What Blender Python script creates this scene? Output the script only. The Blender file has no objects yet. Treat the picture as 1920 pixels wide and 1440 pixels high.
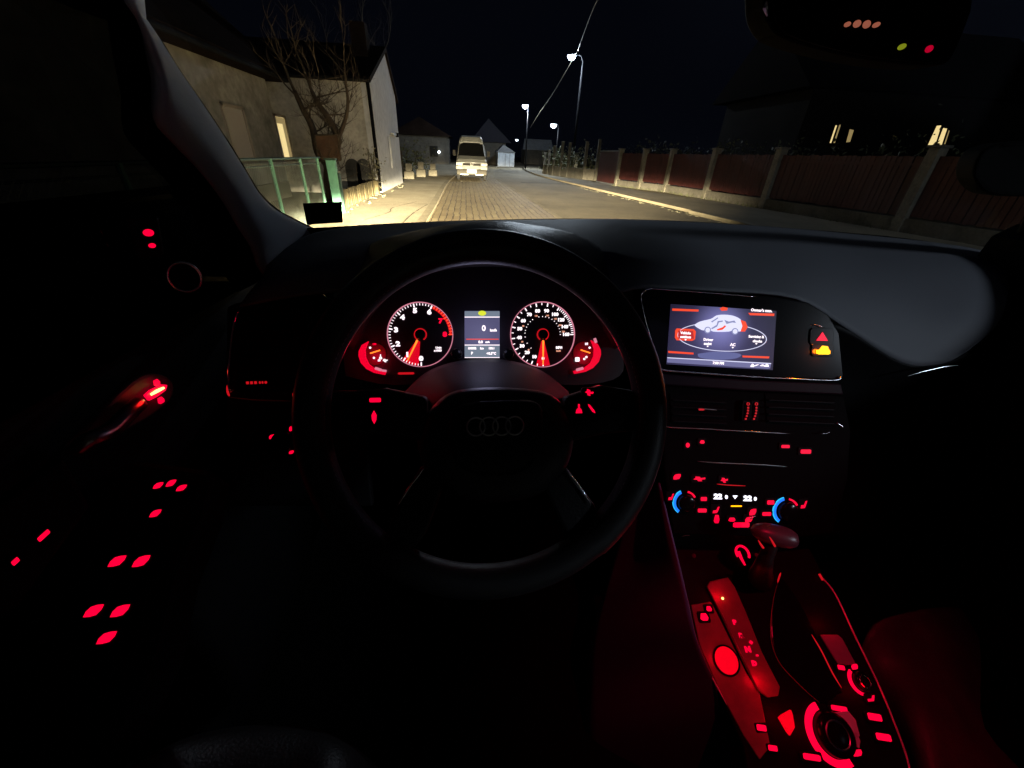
import bpy, bmesh, math, random
from mathutils import Vector, Matrix
random.seed(7)
sc = bpy.context.scene
COL = sc.collection
PI = math.pi

# ------------------------------------------------------------ camera, world, light, exposure
F = 721.0                       # focal length in pixels of the 1920 px wide photograph
CAMP = Vector((0, 0, 1.4))
_f = Vector((-88, 432, -F)).normalized()
_n = Vector((-55, -(F*F + 88*55)/432, -F)).normalized()
_Z = -_n; _Y = _f; _X = _Y.cross(_Z).normalized(); _Z = _X.cross(_Y)
RW = Matrix((_X, _Y, _Z))       # camera space -> world
cam = bpy.data.cameras.new('camera'); cam.sensor_width = 36; cam.lens = 36*F/1920
cam.clip_start = 0.02; cam.clip_end = 900
co = bpy.data.objects.new('camera', cam); COL.objects.link(co)
co.matrix_world = Matrix.Translation(CAMP) @ RW.to_4x4()
sc.camera = co

world = bpy.data.worlds.new('World'); sc.world = world; world.use_nodes = True
nt = world.node_tree; bg = nt.nodes['Background']
bg.inputs['Color'].default_value = (.45, .6, 1.3, 1); bg.inputs['Strength'].default_value = 0.0022
sc.view_settings.view_transform = 'Standard'; sc.view_settings.look = 'None'
sc.view_settings.exposure = 0; sc.view_settings.gamma = 1

def lamp_obj(name, kind, loc, energy, color, size=0.05, parent=None):
    l = bpy.data.lights.new(name, kind); l.energy = energy; l.color = color
    if kind in ('POINT', 'SPOT'): l.shadow_soft_size = size
    o = bpy.data.objects.new(name, l); COL.objects.link(o); o.location = loc
    if parent: attach(o, parent)
    return o

# ------------------------------------------------------------ helpers
def attach(o, parent):
    o.parent = parent
    o.matrix_parent_inverse = Matrix.Translation(-rootloc(parent))
def rootloc(o):
    v = Vector((0, 0, 0))
    while o:
        v += o.location if o.parent is None else Vector((0, 0, 0)); o = o.parent
    return v
def ray(px, py): return RW @ Vector((px-960, 720-py, -F))
def at(px, py, Y): r = ray(px, py); return CAMP + r*(Y/r.y)
def atx(px, py, X): r = ray(px, py); return CAMP + r*(X/r.x)
def gr(px, py, z=0): r = ray(px, py); return CAMP + r*((z-CAMP.z)/r.z)

class Frame:
    def __init__(s, O, tau=0, phi=0, u=None, v=None):
        t = math.radians(tau); p = math.radians(phi)
        w = Vector((math.sin(p), math.cos(p), 0))
        s.O = O; s.u = u or Vector((math.cos(p), -math.sin(p), 0))
        s.v = v or (Vector((0, 0, math.cos(t))) + w*math.sin(t))
        s.n = s.u.cross(s.v).normalized()
        if s.n.dot(CAMP-O) < 0: s.n = -s.n
    def uv(s, px, py, h=0):
        r = ray(px, py); O = s.O + s.n*h
        X = CAMP + r*((O-CAMP).dot(s.n)/r.dot(s.n)) - O
        return (X.dot(s.u), X.dot(s.v))
    def p(s, a, b, h=0): return s.O + s.u*a + s.v*b + s.n*h
    def px(s, px, py, h=0): a, b = s.uv(px, py, h); return s.p(a, b, h)

def crom(P, k):
    """Catmull-Rom through the points, k steps per span"""
    out = []; n = len(P)
    for i in range(n-1):
        p0 = P[max(i-1, 0)]; p1 = P[i]; p2 = P[i+1]; p3 = P[min(i+2, n-1)]
        for j in range(k):
            t = j/k
            out.append(0.5*((2*p1) + (p2-p0)*t + (2*p0-5*p1+4*p2-p3)*t*t + (3*p1-p0-3*p2+p3)*t**3))
    out.append(P[-1].copy()); return out

class MB:
    def __init__(s): s.v = []; s.f = []; s.m = []; s.mi = 0
    def face(s, idx): s.f.append(tuple(idx)); s.m.append(s.mi)
    def add(s, pts): b = len(s.v); s.v += [Vector(p) for p in pts]; return b
    def quad(s, a, b, c, d): i = s.add((a, b, c, d)); s.face((i, i+1, i+2, i+3))
    def prism(s, pts, off):
        n = len(pts); b = s.add(pts); c = s.add([Vector(p)+off for p in pts])
        s.face(range(b, b+n)); s.face(range(c+n-1, c-1, -1))
        for i in range(n): j = (i+1) % n; s.face((b+i, c+i, c+j, b+j))
    def box(s, c, d, rz=0, ux=None, uy=None, uz=None):
        c = Vector(c); ux = ux or Vector((math.cos(rz), math.sin(rz), 0)); uy = uy or Vector((-math.sin(rz), math.cos(rz), 0)); uz = uz or Vector((0, 0, 1))
        q = [c+ux*(x*d[0]/2)+uy*(y*d[1]/2)-uz*d[2]/2 for x, y in ((-1,-1),(1,-1),(1,1),(-1,1))]
        s.prism(q, uz*d[2])
    def tube(s, pts, r, n=8, close=False, up=None, flat=1.0):
        pts = [Vector(p) for p in pts]; N = len(pts); rs = r if isinstance(r, (list, tuple)) else [r]*N
        b = len(s.v); U = None
        for i, p in enumerate(pts):
            if close: T = pts[(i+1) % N]-pts[i-1]
            else: T = pts[min(i+1, N-1)]-pts[max(i-1, 0)]
            T = T.normalized() if T.length > 1e-9 else Vector((0, 0, 1))
            if up is not None: U = (up - T*up.dot(T)).normalized()
            elif U is None:
                a = Vector((0, 0, 1)) if abs(T.z) < .9 else Vector((1, 0, 0)); U = (a-T*a.dot(T)).normalized()
            else: U = (U-T*U.dot(T)).normalized()
            V = T.cross(U)
            for k in range(n):
                a = 2*PI*k/n; s.v.append(p+(U*math.cos(a)*flat+V*math.sin(a))*rs[i])
        for i in range(N if close else N-1):
            j = (i+1) % N
            for k in range(n):
                l = (k+1) % n; s.face((b+i*n+k, b+i*n+l, b+j*n+l, b+j*n+k))
        if not close:
            s.face([b+k for k in range(n)][::-1]); s.face([b+(N-1)*n+k for k in range(n)])
    def grid(s, rows, cyc=False):
        b = len(s.v); W = len(rows[0])
        for r in rows: s.v += [Vector(p) for p in r]
        for i in range(len(rows)-1):
            for j in range(W-1 if not cyc else W):
                k = (j+1) % W; s.face((b+i*W+j, b+i*W+k, b+(i+1)*W+k, b+(i+1)*W+j))
    def lathe(s, C, ax, prof, n=32, ux=None):
        ax = ax.normalized(); a = Vector((0, 0, 1)) if abs(ax.z) < .9 else Vector((1, 0, 0))
        U = (a-ax*a.dot(ax)).normalized(); V = ax.cross(U)
        s.grid([[C+ax*h+(U*math.cos(2*PI*k/n)+V*math.sin(2*PI*k/n))*r for k in range(n)] for r, h in prof], cyc=True)
    def ring(s, fr, cu, cv, r0, r1, h0, h1, a0=0, a1=360, n=48, sv=1.0):
        """flat annulus sector, from r0 to r1, thickness h0..h1, clockwise angles from up"""
        full = abs(a1-a0) >= 360; rows = []
        for i in range(n + 1):
            a = math.radians(a0+(a1-a0)*i/n); x, y = math.sin(a), math.cos(a)*sv
            rows.append([fr.p(cu+x*r0, cv+y*r0, h0), fr.p(cu+x*r0, cv+y*r0, h1), fr.p(cu+x*r1, cv+y*r1, h1), fr.p(cu+x*r1, cv+y*r1, h0)])
        if full: rows[-1] = rows[0]
        s.grid(rows, cyc=True)
        if not full:
            b = s.add(rows[0]); s.face((b, b+1, b+2, b+3)); b = s.add(rows[-1]); s.face((b+3, b+2, b+1, b))
    def build(s, name, mats, parent=None, smooth=False, bevel=0, seg=2, label=None, solid=0, weld=True, sub=0, ang=None):
        me = bpy.data.meshes.new(name)
        me.from_pydata([tuple(v) for v in s.v], [], s.f)
        mats = mats if isinstance(mats, (list, tuple)) else [mats]
        for m in mats: me.materials.append(m)
        for p, mi in zip(me.polygons, s.m): p.material_index = mi
        bm = bmesh.new(); bm.from_mesh(me)
        if weld: bmesh.ops.remove_doubles(bm, verts=bm.verts, dist=1e-6)
        bmesh.ops.recalc_face_normals(bm, faces=bm.faces)
        bm.to_mesh(me); bm.free()
        o = bpy.data.objects.new(name, me); COL.objects.link(o)
        if smooth: me.shade_smooth()
        if solid: md = o.modifiers.new('solid', 'SOLIDIFY'); md.thickness = solid; md.offset = 0
        if bevel:
            md = o.modifiers.new('bevel', 'BEVEL'); md.width = bevel; md.segments = seg; md.limit_method = 'ANGLE'; md.angle_limit = math.radians(35)
        if sub: md = o.modifiers.new('sub', 'SUBSURF'); md.levels = sub; md.render_levels = sub
        if parent: attach(o, parent)
        if label: o['label'] = label
        return o

def thing(name, loc, label, cat, group=None):
    o = bpy.data.objects.new(name, None); COL.objects.link(o); o.location = loc
    o.empty_display_size = .1
    return tag(o, label, cat, group)
def tag(o, label, cat, group=None):
    o['label'] = label; o['category'] = cat
    if group: o['group'] = group
    return o
def structure(o): o['kind'] = 'structure'; return o
def copy_tree(o, delta, label=None):
    c = o.copy(); COL.objects.link(c); c.location = o.location + delta
    if label: c['label'] = label
    for ch in list(o.children):
        d = ch.copy(); COL.objects.link(d); d.parent = c
        for g in list(ch.children):
            e = g.copy(); COL.objects.link(e); e.parent = d
    return c

# ------------------------------------------------------------ materials
def mat(name, base, rough=.6, metal=0, emis=None, es=0, noise=None, bump=None, coat=0, spec=.5):
    m = bpy.data.materials.new(name); m.use_nodes = True; t = m.node_tree; b = t.nodes['Principled BSDF']
    b.inputs['Base Color'].default_value = (*base, 1); b.inputs['Roughness'].default_value = rough
    b.inputs['Metallic'].default_value = metal; b.inputs['Specular IOR Level'].default_value = spec
    b.inputs['Coat Weight'].default_value = coat
    if emis: b.inputs['Emission Color'].default_value = (*emis, 1); b.inputs['Emission Strength'].default_value = es
    if noise or bump:
        tc = t.nodes.new('ShaderNodeTexCoord')
    if noise:
        sc_, amt = noise; n = t.nodes.new('ShaderNodeTexNoise'); n.inputs['Scale'].default_value = sc_; n.inputs['Detail'].default_value = 6
        n.inputs['Roughness'].default_value = .65
        t.links.new(tc.outputs['Object'], n.inputs['Vector'])
        r = t.nodes.new('ShaderNodeValToRGB'); r.color_ramp.elements[0].position = .3; r.color_ramp.elements[1].position = .7
        r.color_ramp.elements[0].color = (*[c*(1-amt) for c in base], 1); r.color_ramp.elements[1].color = (*[min(1, c*(1+amt)) for c in base], 1)
        t.links.new(n.outputs['Fac'], r.inputs['Fac']); t.links.new(r.outputs['Color'], b.inputs['Base Color'])
    if bump:
        bs, bd = bump; n = t.nodes.new('ShaderNodeTexNoise'); n.inputs['Scale'].default_value = bs; n.inputs['Detail'].default_value = 4
        t.links.new(tc.outputs['Object'], n.inputs['Vector'])
        bp = t.nodes.new('ShaderNodeBump'); bp.inputs['Distance'].default_value = bd; bp.inputs['Strength'].default_value = .6
        t.links.new(n.outputs['Fac'], bp.inputs['Height']); t.links.new(bp.outputs['Normal'], b.inputs['Normal'])
    return m
def E(name, col, s): return mat(name, (0.01, 0.01, 0.01), .5, emis=col, es=s)

M = {}
M['dash'] = mat('dash_soft_plastic', (.16, .168, .19), .62, bump=(900, .0006), spec=.35)
M['black'] = mat('black_plastic', (.006, .006, .007), .5, bump=(700, .0004), spec=.06)
M['matt'] = mat('matt_black', (.004, .004, .0045), .8, spec=.04)
M['void'] = mat('deep_black_plastic', (.003, .003, .003), .8, spec=.03)
M['fascia'] = mat('fascia_black', (.003, .003, .0033), .6, spec=.02)
M['ctrim'] = mat('console_trim_metal', (.85, .8, .82), .42, .55)
M['keysilver'] = mat('silver_key', (.75, .8, .9), .35, .2)
M['strip'] = mat('fascia_strip_plastic', (.014, .006, .012), .5, spec=.08)
M['ventchrome'] = mat('vent_chrome', (.9, .9, .92), .10, 1)
M['darkroof'] = mat('black_roof', (.004, .0035, .0035), .95, spec=.01)
M['gloss'] = mat('piano_black', (.004, .004, .005), .16, spec=.15)
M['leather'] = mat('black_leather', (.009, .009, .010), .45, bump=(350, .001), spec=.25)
M['wheel'] = mat('wheel_leather', (.014, .013, .014), .45, bump=(500, .0006))
M['stitch'] = mat('stitching_thread', (.25, .24, .24), .7)
M['chrome'] = mat('satin_chrome', (.75, .75, .77), .22, 1)
M['alu'] = mat('brushed_aluminium', (.5, .5, .52), .3, 1, bump=(400, .0003))
M['pillar'] = mat('pillar_cloth', (.5, .56, .68), .85, bump=(1200, .0006), spec=.2)
M['headliner'] = mat('headliner_cloth', (.08, .08, .085), .9)
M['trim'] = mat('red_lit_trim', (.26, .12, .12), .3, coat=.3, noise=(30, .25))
M['tunnel'] = mat('tunnel_side_plastic', (.05, .03, .11), .7)  # violet of the screen's light mixed into the plastic's colour
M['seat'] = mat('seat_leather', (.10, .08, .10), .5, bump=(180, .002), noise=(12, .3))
M['red'] = E('lit_red', (1, .0, .035), 1.25)
M['redsoft'] = E('lit_red_soft', (1, .01, .02), .55)
M['redhot'] = E('lit_red_hot', (1, .04, .01), 4)
M['needle'] = E('lit_needle', (1, .16, .015), 2.6)
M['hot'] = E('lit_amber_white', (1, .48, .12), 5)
M['white'] = E('lit_white', (1, .86, .92), 1.6)
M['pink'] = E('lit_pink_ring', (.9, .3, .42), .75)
M['blue'] = E('lit_blue', (.01, .19, 1), 1.2)
M['cyan'] = E('lit_cyan', (.02, .5, 1), 1.2)
M['amber'] = E('lit_amber', (1, .33, .0), 3.0)
M['yellow'] = E('lit_yellow', (.75, .8, .03), 1.0)
M['lcd'] = E('lcd_backlight', (.085, .08, .17), 1)
M['lcdbar'] = E('lcd_bar', (.17, .21, .27), 1)
M['nav'] = E('screen_navy', (.022, .017, .06), 1)
M['navglow'] = E('screen_glow', (.12, .13, .32), 1)
M['navbar'] = E('screen_bar', (.16, .155, .33), 1)
M['navred'] = E('screen_red', (1, .07, .02), 1)
M['navbox'] = E('screen_box_red', (.5, .02, .02), 1)
M['navcar'] = E('screen_car', (.75, .75, 1), 1.1)
M['navshade'] = E('screen_car_shade', (.3, .32, .55), .9)
M['dial'] = mat('dial_face', (.012, .008, .012), .35)
M['dialred'] = mat('dial_red_lit', (.03, .004, .006), .4, emis=(1, .0, .012), es=.05)

def glass_mat(name, tint, amount):
    m = bpy.data.materials.new(name); m.use_nodes = True; t = m.node_tree; t.nodes.clear()
    o = t.nodes.new('ShaderNodeOutputMaterial'); tr = t.nodes.new('ShaderNodeBsdfTransparent'); tr.inputs['Color'].default_value = (*tint, 1)
    g = t.nodes.new('ShaderNodeBsdfGlossy'); g.inputs['Roughness'].default_value = .02
    lw = t.nodes.new('ShaderNodeFresnel'); lw.inputs['IOR'].default_value = 1.3
    mu = t.nodes.new('ShaderNodeMath'); mu.operation = 'MULTIPLY'; mu.inputs[1].default_value = amount
    mx = t.nodes.new('ShaderNodeMixShader'); t.links.new(lw.outputs[0], mu.inputs[0]); t.links.new(mu.outputs[0], mx.inputs[0])
    t.links.new(tr.outputs[0], mx.inputs[1]); t.links.new(g.outputs[0], mx.inputs[2]); t.links.new(mx.outputs[0], o.inputs['Surface'])
    return m
M['glass'] = glass_mat('windscreen_glass', (.95, .97, .96), .06)

def stain_mat(name, base, amt=.4, scale=.7, rough=.85, fine=14, spec=.3):
    """plaster / asphalt: big stains plus fine grain"""
    m = bpy.data.materials.new(name); m.use_nodes = True; t = m.node_tree; b = t.nodes['Principled BSDF']; b.inputs['Roughness'].default_value = rough; b.inputs['Specular IOR Level'].default_value = spec
    tc = t.nodes.new('ShaderNodeTexCoord')
    a = t.nodes.new('ShaderNodeTexNoise'); a.inputs['Scale'].default_value = scale; a.inputs['Detail'].default_value = 8; a.inputs['Roughness'].default_value = .7
    c = t.nodes.new('ShaderNodeTexNoise'); c.inputs['Scale'].default_value = fine; c.inputs['Detail'].default_value = 5
    for q in (a, c): t.links.new(tc.outputs['Object'], q.inputs['Vector'])
    r = t.nodes.new('ShaderNodeValToRGB'); r.color_ramp.elements[0].position = .33; r.color_ramp.elements[1].position = .68
    r.color_ramp.elements[0].color = (*[x*(1-amt) for x in base], 1); r.color_ramp.elements[1].color = (*[min(1, x*(1+amt*.6)) for x in base], 1)
    t.links.new(a.outputs['Fac'], r.inputs['Fac'])
    mx = t.nodes.new('ShaderNodeMixRGB'); mx.blend_type = 'OVERLAY'; mx.inputs['Fac'].default_value = .5
    t.links.new(r.outputs['Color'], mx.inputs[1]); t.links.new(c.outputs['Fac'], mx.inputs[2]); t.links.new(mx.outputs[0], b.inputs['Base Color'])
    bp = t.nodes.new('ShaderNodeBump'); bp.inputs['Distance'].default_value = .015; bp.inputs['Strength'].default_value = .5
    t.links.new(c.outputs['Fac'], bp.inputs['Height']); t.links.new(bp.outputs['Normal'], b.inputs['Normal'])
    return m

def cobble_mat():
    m = bpy.data.materials.new('cobbles'); m.use_nodes = True; t = m.node_tree; b = t.nodes['Principled BSDF']; b.inputs['Roughness'].default_value = .7
    tc = t.nodes.new('ShaderNodeTexCoord'); mp = t.nodes.new('ShaderNodeMapping'); mp.inputs['Rotation'].default_value = (0, 0, PI/2)
    nz = t.nodes.new('ShaderNodeTexNoise'); nz.inputs['Scale'].default_value = 2.2; nz.inputs['Detail'].default_value = 3
    ad = t.nodes.new('ShaderNodeMixRGB'); ad.blend_type = 'LINEAR_LIGHT'; ad.inputs['Fac'].default_value = .07
    t.links.new(tc.outputs['Object'], mp.inputs['Vector']); t.links.new(tc.outputs['Object'], nz.inputs['Vector'])
    t.links.new(mp.outputs[0], ad.inputs[1]); t.links.new(nz.outputs['Color'], ad.inputs[2])
    br = t.nodes.new('ShaderNodeTexBrick'); br.offset = .5; br.inputs['Scale'].default_value = 1
    br.inputs['Brick Width'].default_value = .8; br.inputs['Row Height'].default_value = .17; br.inputs['Mortar Size'].default_value = .016
    br.inputs['Mortar Smooth'].default_value = .6; br.inputs['Color1'].default_value = (.36, .29, .16, 1); br.inputs['Color2'].default_value = (.24, .18, .10, 1)
    br.inputs['Mortar'].default_value = (.075, .052, .03, 1)
    t.links.new(ad.outputs[0], br.inputs['Vector'])
    dust = t.nodes.new('ShaderNodeTexNoise'); dust.inputs['Scale'].default_value = .8; dust.inputs['Detail'].default_value = 7; dust.inputs['Roughness'].default_value = .7
    t.links.new(tc.outputs['Object'], dust.inputs['Vector'])
    rr = t.nodes.new('ShaderNodeValToRGB'); rr.color_ramp.elements[0].position = .42; rr.color_ramp.elements[1].position = .58
    t.links.new(dust.outputs['Fac'], rr.inputs['Fac'])
    mx = t.nodes.new('ShaderNodeMixRGB'); mx.inputs[2].default_value = (.30, .235, .13, 1)
    mu = t.nodes.new('ShaderNodeMath'); mu.operation = 'MULTIPLY'; mu.inputs[1].default_value = .75
    t.links.new(rr.outputs['Color'], mu.inputs[0]); t.links.new(mu.outputs[0], mx.inputs['Fac']); t.links.new(br.outputs['Color'], mx.inputs[1])
    t.links.new(mx.outputs[0], b.inputs['Base Color'])
    bp = t.nodes.new('ShaderNodeBump'); bp.inputs['Distance'].default_value = .02; bp.inputs['Strength'].default_value = .6
    t.links.new(br.outputs['Fac'], bp.inputs['Height']); bp.invert = True; t.links.new(bp.outputs['Normal'], b.inputs['Normal'])
    return m
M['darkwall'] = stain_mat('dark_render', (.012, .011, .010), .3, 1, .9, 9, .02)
M['cobble'] = cobble_mat()
M['asphalt'] = stain_mat('asphalt', (.26, .22, .15), .3, .35, .85, 40)
M['pave'] = stain_mat('pavement_concrete', (.40, .35, .25), .28, .6, .85, 25)
M['tar'] = stain_mat('tar_patch', (.17, .145, .10), .35, .9, .85, 40)
M['kerb'] = stain_mat('kerb_concrete', (.30, .26, .18), .3, 1.5, .85, 25)
M['earth'] = stain_mat('earth', (.07, .062, .04), .4, .5, .95, 12)
M['plaster1'] = stain_mat('grey_plaster', (.34, .33, .30), .55, .8, .9, 6)
M['plaster2'] = stain_mat('pale_plaster', (.52, .50, .45), .4, .9, .9, 8)
M['white_wall'] = stain_mat('white_plaster', (.62, .63, .66), .10, .8, .9, 5)
M['slate'] = mat('slate_roof', (.035, .035, .045), .9, spec=.05)
M['pole'] = mat('dark_pole_paint', (.006, .0065, .008), .8, spec=.1)
M['roof'] = stain_mat('dark_roof_tiles', (.018, .012, .010), .4, 1, .95, 8, .03)
M['bark'] = stain_mat('bark', (.06, .043, .028), .4, 3, .9, 20)
M['rust'] = stain_mat('brown_board', (.095, .05, .028), .3, 2, .8, 9)
M['greenpaint'] = mat('pale_green_paint', (.16, .42, .30), .5, noise=(5, .2))
M['darkgreen'] = mat('dark_green_paint', (.02, .06, .045), .6)
M['wire'] = mat('galvanised_wire', (.35, .42, .36), .5)
M['concrete'] = stain_mat('rough_concrete', (.26, .24, .19), .3, 2, .9, 15)
M['concrete3'] = stain_mat('pillar_concrete', (.17, .155, .12), .3, 2, .9, 15)
M['concrete2'] = stain_mat('old_concrete', (.12, .11, .09), .35, 2, .9, 15)
M['palewood'] = stain_mat('weathered_boards', (.15, .125, .065), .3, 3, .85, 20)
M['redfence'] = mat('dark_red_sheet', (.05, .010, .009), .6, noise=(2, .3))
M['leaf'] = mat('leaves', (.07, .075, .03), .7)
M['paleleaf'] = mat('pale_leaves', (.20, .19, .12), .7)
M['vanwhite'] = mat('van_white_paint', (.62, .62, .55), .35, coat=.3)
M['vanglass'] = mat('van_dark_glass', (.02, .02, .018), .1)
M['vandark'] = mat('van_dark_bumper', (.07, .06, .04), .6)
M['tyre'] = mat('tyre_rubber', (.02, .02, .02), .85)
M['reflector'] = mat('headlight_reflector', (.85, .82, .70), .25, coat=.5)
M['plate'] = mat('number_plate', (.9, .88, .75), .4, emis=(1, .95, .75), es=0.0)
M['ink'] = mat('plate_ink', (.03, .03, .04), .6)
M['steel'] = mat('galvanised_steel', (.10, .105, .115), .55, noise=(3, .2))
M['lampwhite'] = E('street_lamp_led', (.72, .84, 1), 30)
M['lampfar'] = E('street_lamp_led_far', (.8, .9, 1), 9)
M['winwarm'] = E('window_warm', (1, .76, .34), 1.0)
M['wincurtain'] = E('window_curtain', (.5, .36, .15), .6)
M['windim'] = mat('window_dim_curtain', (.34, .30, .24), .8, emis=(.4, .33, .25), es=.045)
M['archwin'] = mat('dusty_window', (.045, .042, .036), .5, noise=(6, .4))
M['paintframe'] = mat('window_frame_paint', (.35, .3, .24), .6)
M['metalhouse'] = stain_mat('pale_sheet_wall', (.5, .54, .58), .12, .5, .8, 3)

# =================================================================== THE STREET
g = MB(); g.quad((-140, -60, 0), (160, -60, 0), (160, 500, 0), (-140, 500, 0)); structure(g.build('ground', M['earth']))
def strip(name, m, L, R, z, thick=0):
    b = MB(); rows = [[Vector((l[0], l[1], z)), Vector((r[0], r[1], z))] for l, r in zip(L, R)]
    b.grid(rows)
    if thick:
        b.grid([[Vector((l[0], l[1], z)), Vector((l[0], l[1], z-thick))] for l in L]); b.grid([[Vector((r[0], r[1], z)), Vector((r[0], r[1], z-thick))] for r in R])
        b.grid([[Vector((L[0][0], L[0][1], z)), Vector((R[0][0], R[0][1], z))], [Vector((L[0][0], L[0][1], z-thick)), Vector((R[0][0], R[0][1], z-thick))]])
    return structure(b.build(name, m))
def dens(P, k=6): return [(v.x, v.y) for v in crom([Vector((x, y, 0)) for x, y in P], k)]
# the road bends to the right beyond the van
Lk = dens([(-.9, -20), (-.9, 0), (-.88, 12), (-.8, 28), (.6, 50), (5, 75), (14, 110)])
Sm = dens([(2.45, -20), (2.45, 0), (2.5, 12), (2.2, 33), (4.0, 52), (8.6, 76), (18, 112)])
Rk = dens([(7.6, -20), (7.55, 0), (7.25, 11), (6.55, 23), (6.1, 42), (9.0, 66), (19.8, 104)])
strip('cobbled_lane', M['cobble'], Lk, Sm, .008)
strip('asphalt_road', M['asphalt'], Sm, Rk, .012)
sh = lambda P, d: [(x+d, y) for x, y in P]
# seam between lanes
strip('road_seam', M['kerb'], sh(Sm, -.06), sh(Sm, .06), .0155)
LkO = sh(Lk, -.20)
strip('kerb', M['kerb'], LkO, Lk, .075, .075)
strip('pavement', M['pave'], [(-3.05-max(0, (y-22)*.12), y) for x, y in LkO], LkO, .075, .07)
RkO = sh(Rk, .22)
strip('kerb', M['kerb'], Rk[5:14], RkO[5:14], .11, .1)
Rf = dens([(9.6, -20), (10.9, 0), (10.9, 14), (10.2, 21), (9.0, 25), (8.6, 31), (8.2, 42), (11, 66), (22, 104)], 5)
Rf2 = [(x, y) for x, y in Rf]
def interpx(P, y):
    for (x0, y0), (x1, y1) in zip(P, P[1:]):
        if y0 <= y <= y1: return x0+(x1-x0)*(y-y0)/(y1-y0 or 1)
    return P[-1][0]
strip('pavement', M['asphalt'], RkO, [(interpx(Rf, y)+.3, y) for x, y in RkO], .095, .09)
b = MB(); pp = [gr(975, 343.5), gr(1040, 345), gr(1085, 349), gr(1128, 353.5), gr(1108, 350.5), gr(1060, 345.5), gr(1015, 342.5), gr(978, 342)]
i0 = b.add([Vector((p.x, p.y, .0165)) for p in pp]); b.face(range(i0, i0+8)); structure(b.build('road_patch', M['tar']))
# joints in the left pavement: thin dark cracks
b = MB()
for pts in ([(-2.2, 9.3), (-1.9, 10.6), (-1.95, 11.6), (-1.5, 13.2)], [(-1.35, 9.0), (-1.32, 10.4), (-1.2, 11.9), (-1.12, 12.6)], [(-3.0, 12.7), (-2.0, 12.75), (-1.15, 12.6)], [(-2.95, 17.5), (-1.1, 17.4)]):
    P = crom([Vector((x, y, .079)) for x, y in pts], 5)
    for a, c in zip(P, P[1:]):
        d = (c-a).normalized(); s_ = Vector((-d.y, d.x, 0))*random.uniform(.008, .02); b.quad(a-s_, a+s_, c+s_, c-s_)
structure(b.build('pavement_cracks', M['earth']))
b = MB()
for i in range(60):      # litter and leaves in the gutters
    y = random.uniform(9, 24); x = interpx(Rk, y)-random.uniform(.02, .3); a = random.uniform(0, 6); s_ = random.uniform(.02, .06)
    b.prism([Vector((x+math.cos(a+k*2.1)*s_, y+math.sin(a+k*2.1)*s_, .018)) for k in range(3)], Vector((0, 0, .012)))
for i in range(40):
    y = random.uniform(9, 20); x = -3.0+random.uniform(0, .35); a = random.uniform(0, 6); s_ = random.uniform(.02, .05)
    b.prism([Vector((x+math.cos(a+k*2.1)*s_, y+math.sin(a+k*2.1)*s_, .078)) for k in range(3)], Vector((0, 0, .015)))
o = b.build('fallen_leaves', M['paleleaf']); o['label'] = 'scattered fallen leaves along the gutter and the wall foot'; o['category'] = 'leaves'; o['kind'] = 'stuff'

def leafy(name, pts, n, size, m, parent=None, sq=(1, 1, 1)):
    """many small leaf faces spread in blobs (centre, radius)"""
    b = MB()
    for c, r in pts:
        for i in range(n):
            d = Vector((random.gauss(0, .5)*sq[0], random.gauss(0, .5)*sq[1], random.gauss(0, .5)*sq[2]))*r
            p = Vector(c)+d; s_ = size*random.uniform(.5, 1.3)
            u = Vector((random.uniform(-1, 1), random.uniform(-1, 1), random.uniform(-1, 1))).normalized(); w = u.cross(Vector((random.uniform(-1, 1), random.uniform(-1, 1), random.uniform(-1, 1)))).normalized()
            b.quad(p-u*s_, p-w*s_*.5, p+u*s_, p+w*s_*.5)
    return b.build(name, m, parent, weld=False)

# ---- near left house: long grey wall parallel to the street
XH = -5.6
h1 = thing('house', (XH, 8, 0), 'grey plastered house with a tall lit window behind the wire fence', 'house')
zE = atx(540, 158, XH).z
b = MB(); b.box((XH-.2, 7.2, zE/2), (.4, 14.5, zE)); b.box((XH-4, 14.45+.02, zE/2-.001), (7.2, .35, zE-.01)); b.build('wall', M['plaster1'], h1)
b = MB(); b.prism([Vector((XH+.5, -.3, zE-.1)), Vector((XH+.5, -.3, zE+.05)), Vector((XH-4, -.3, zE+4)), Vector((XH-8.5, -.3, zE+.05)), Vector((XH-8.5, -.3, zE-.1))], Vector((0, 15.2, 0))); b.build('roof', M['roof'], h1)
b = MB(); b.tube([(XH+.52, -.3, zE-.06), (XH+.52, 14.6, zE-.06)], .06, 8); b.build('gutter', M['pole'], h1)
b = MB(); b.box((XH+.015, 7.2, .22), (.05, 14.4, .44)); b.build('plinth', M['concrete2'], h1)
def side_window(y0, y1, z0, z1, pane_m, parent, cur=None):
    w = MB(); t = .07
    for a in ((y0, z0, y1, z0), (y0, z1, y1, z1), (y0, z0, y0, z1), (y1, z0, y1, z1)):
        w.box((XH+.02, (a[0]+a[2])/2, (a[1]+a[3])/2), (.06, abs(a[2]-a[0])+t, abs(a[3]-a[1])+t))
    w.box((XH+.04, (y0+y1)/2, z0-.08), (.16, y1-y0+.2, .05))
    o = w.build('window', M['paintframe'], parent)
    q = MB(); q.box((XH+.012, (y0+y1)/2, (z0+z1)/2), (.01, y1-y0-.02, z1-z0-.02)); attach2(q.build('pane', pane_m), o, parent)
    if cur:
        q = MB(); q.box((XH+.022, y0+(y1-y0)*.82, (z0+z1)/2), (.006, (y1-y0)*.30, z1-z0-.1))
        q.box((XH+.024, (y0+y1)/2, z1-.12), (.006, (y1-y0)-.08, .16)); attach2(q.build('curtain', cur), o, parent)
    return o
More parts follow.
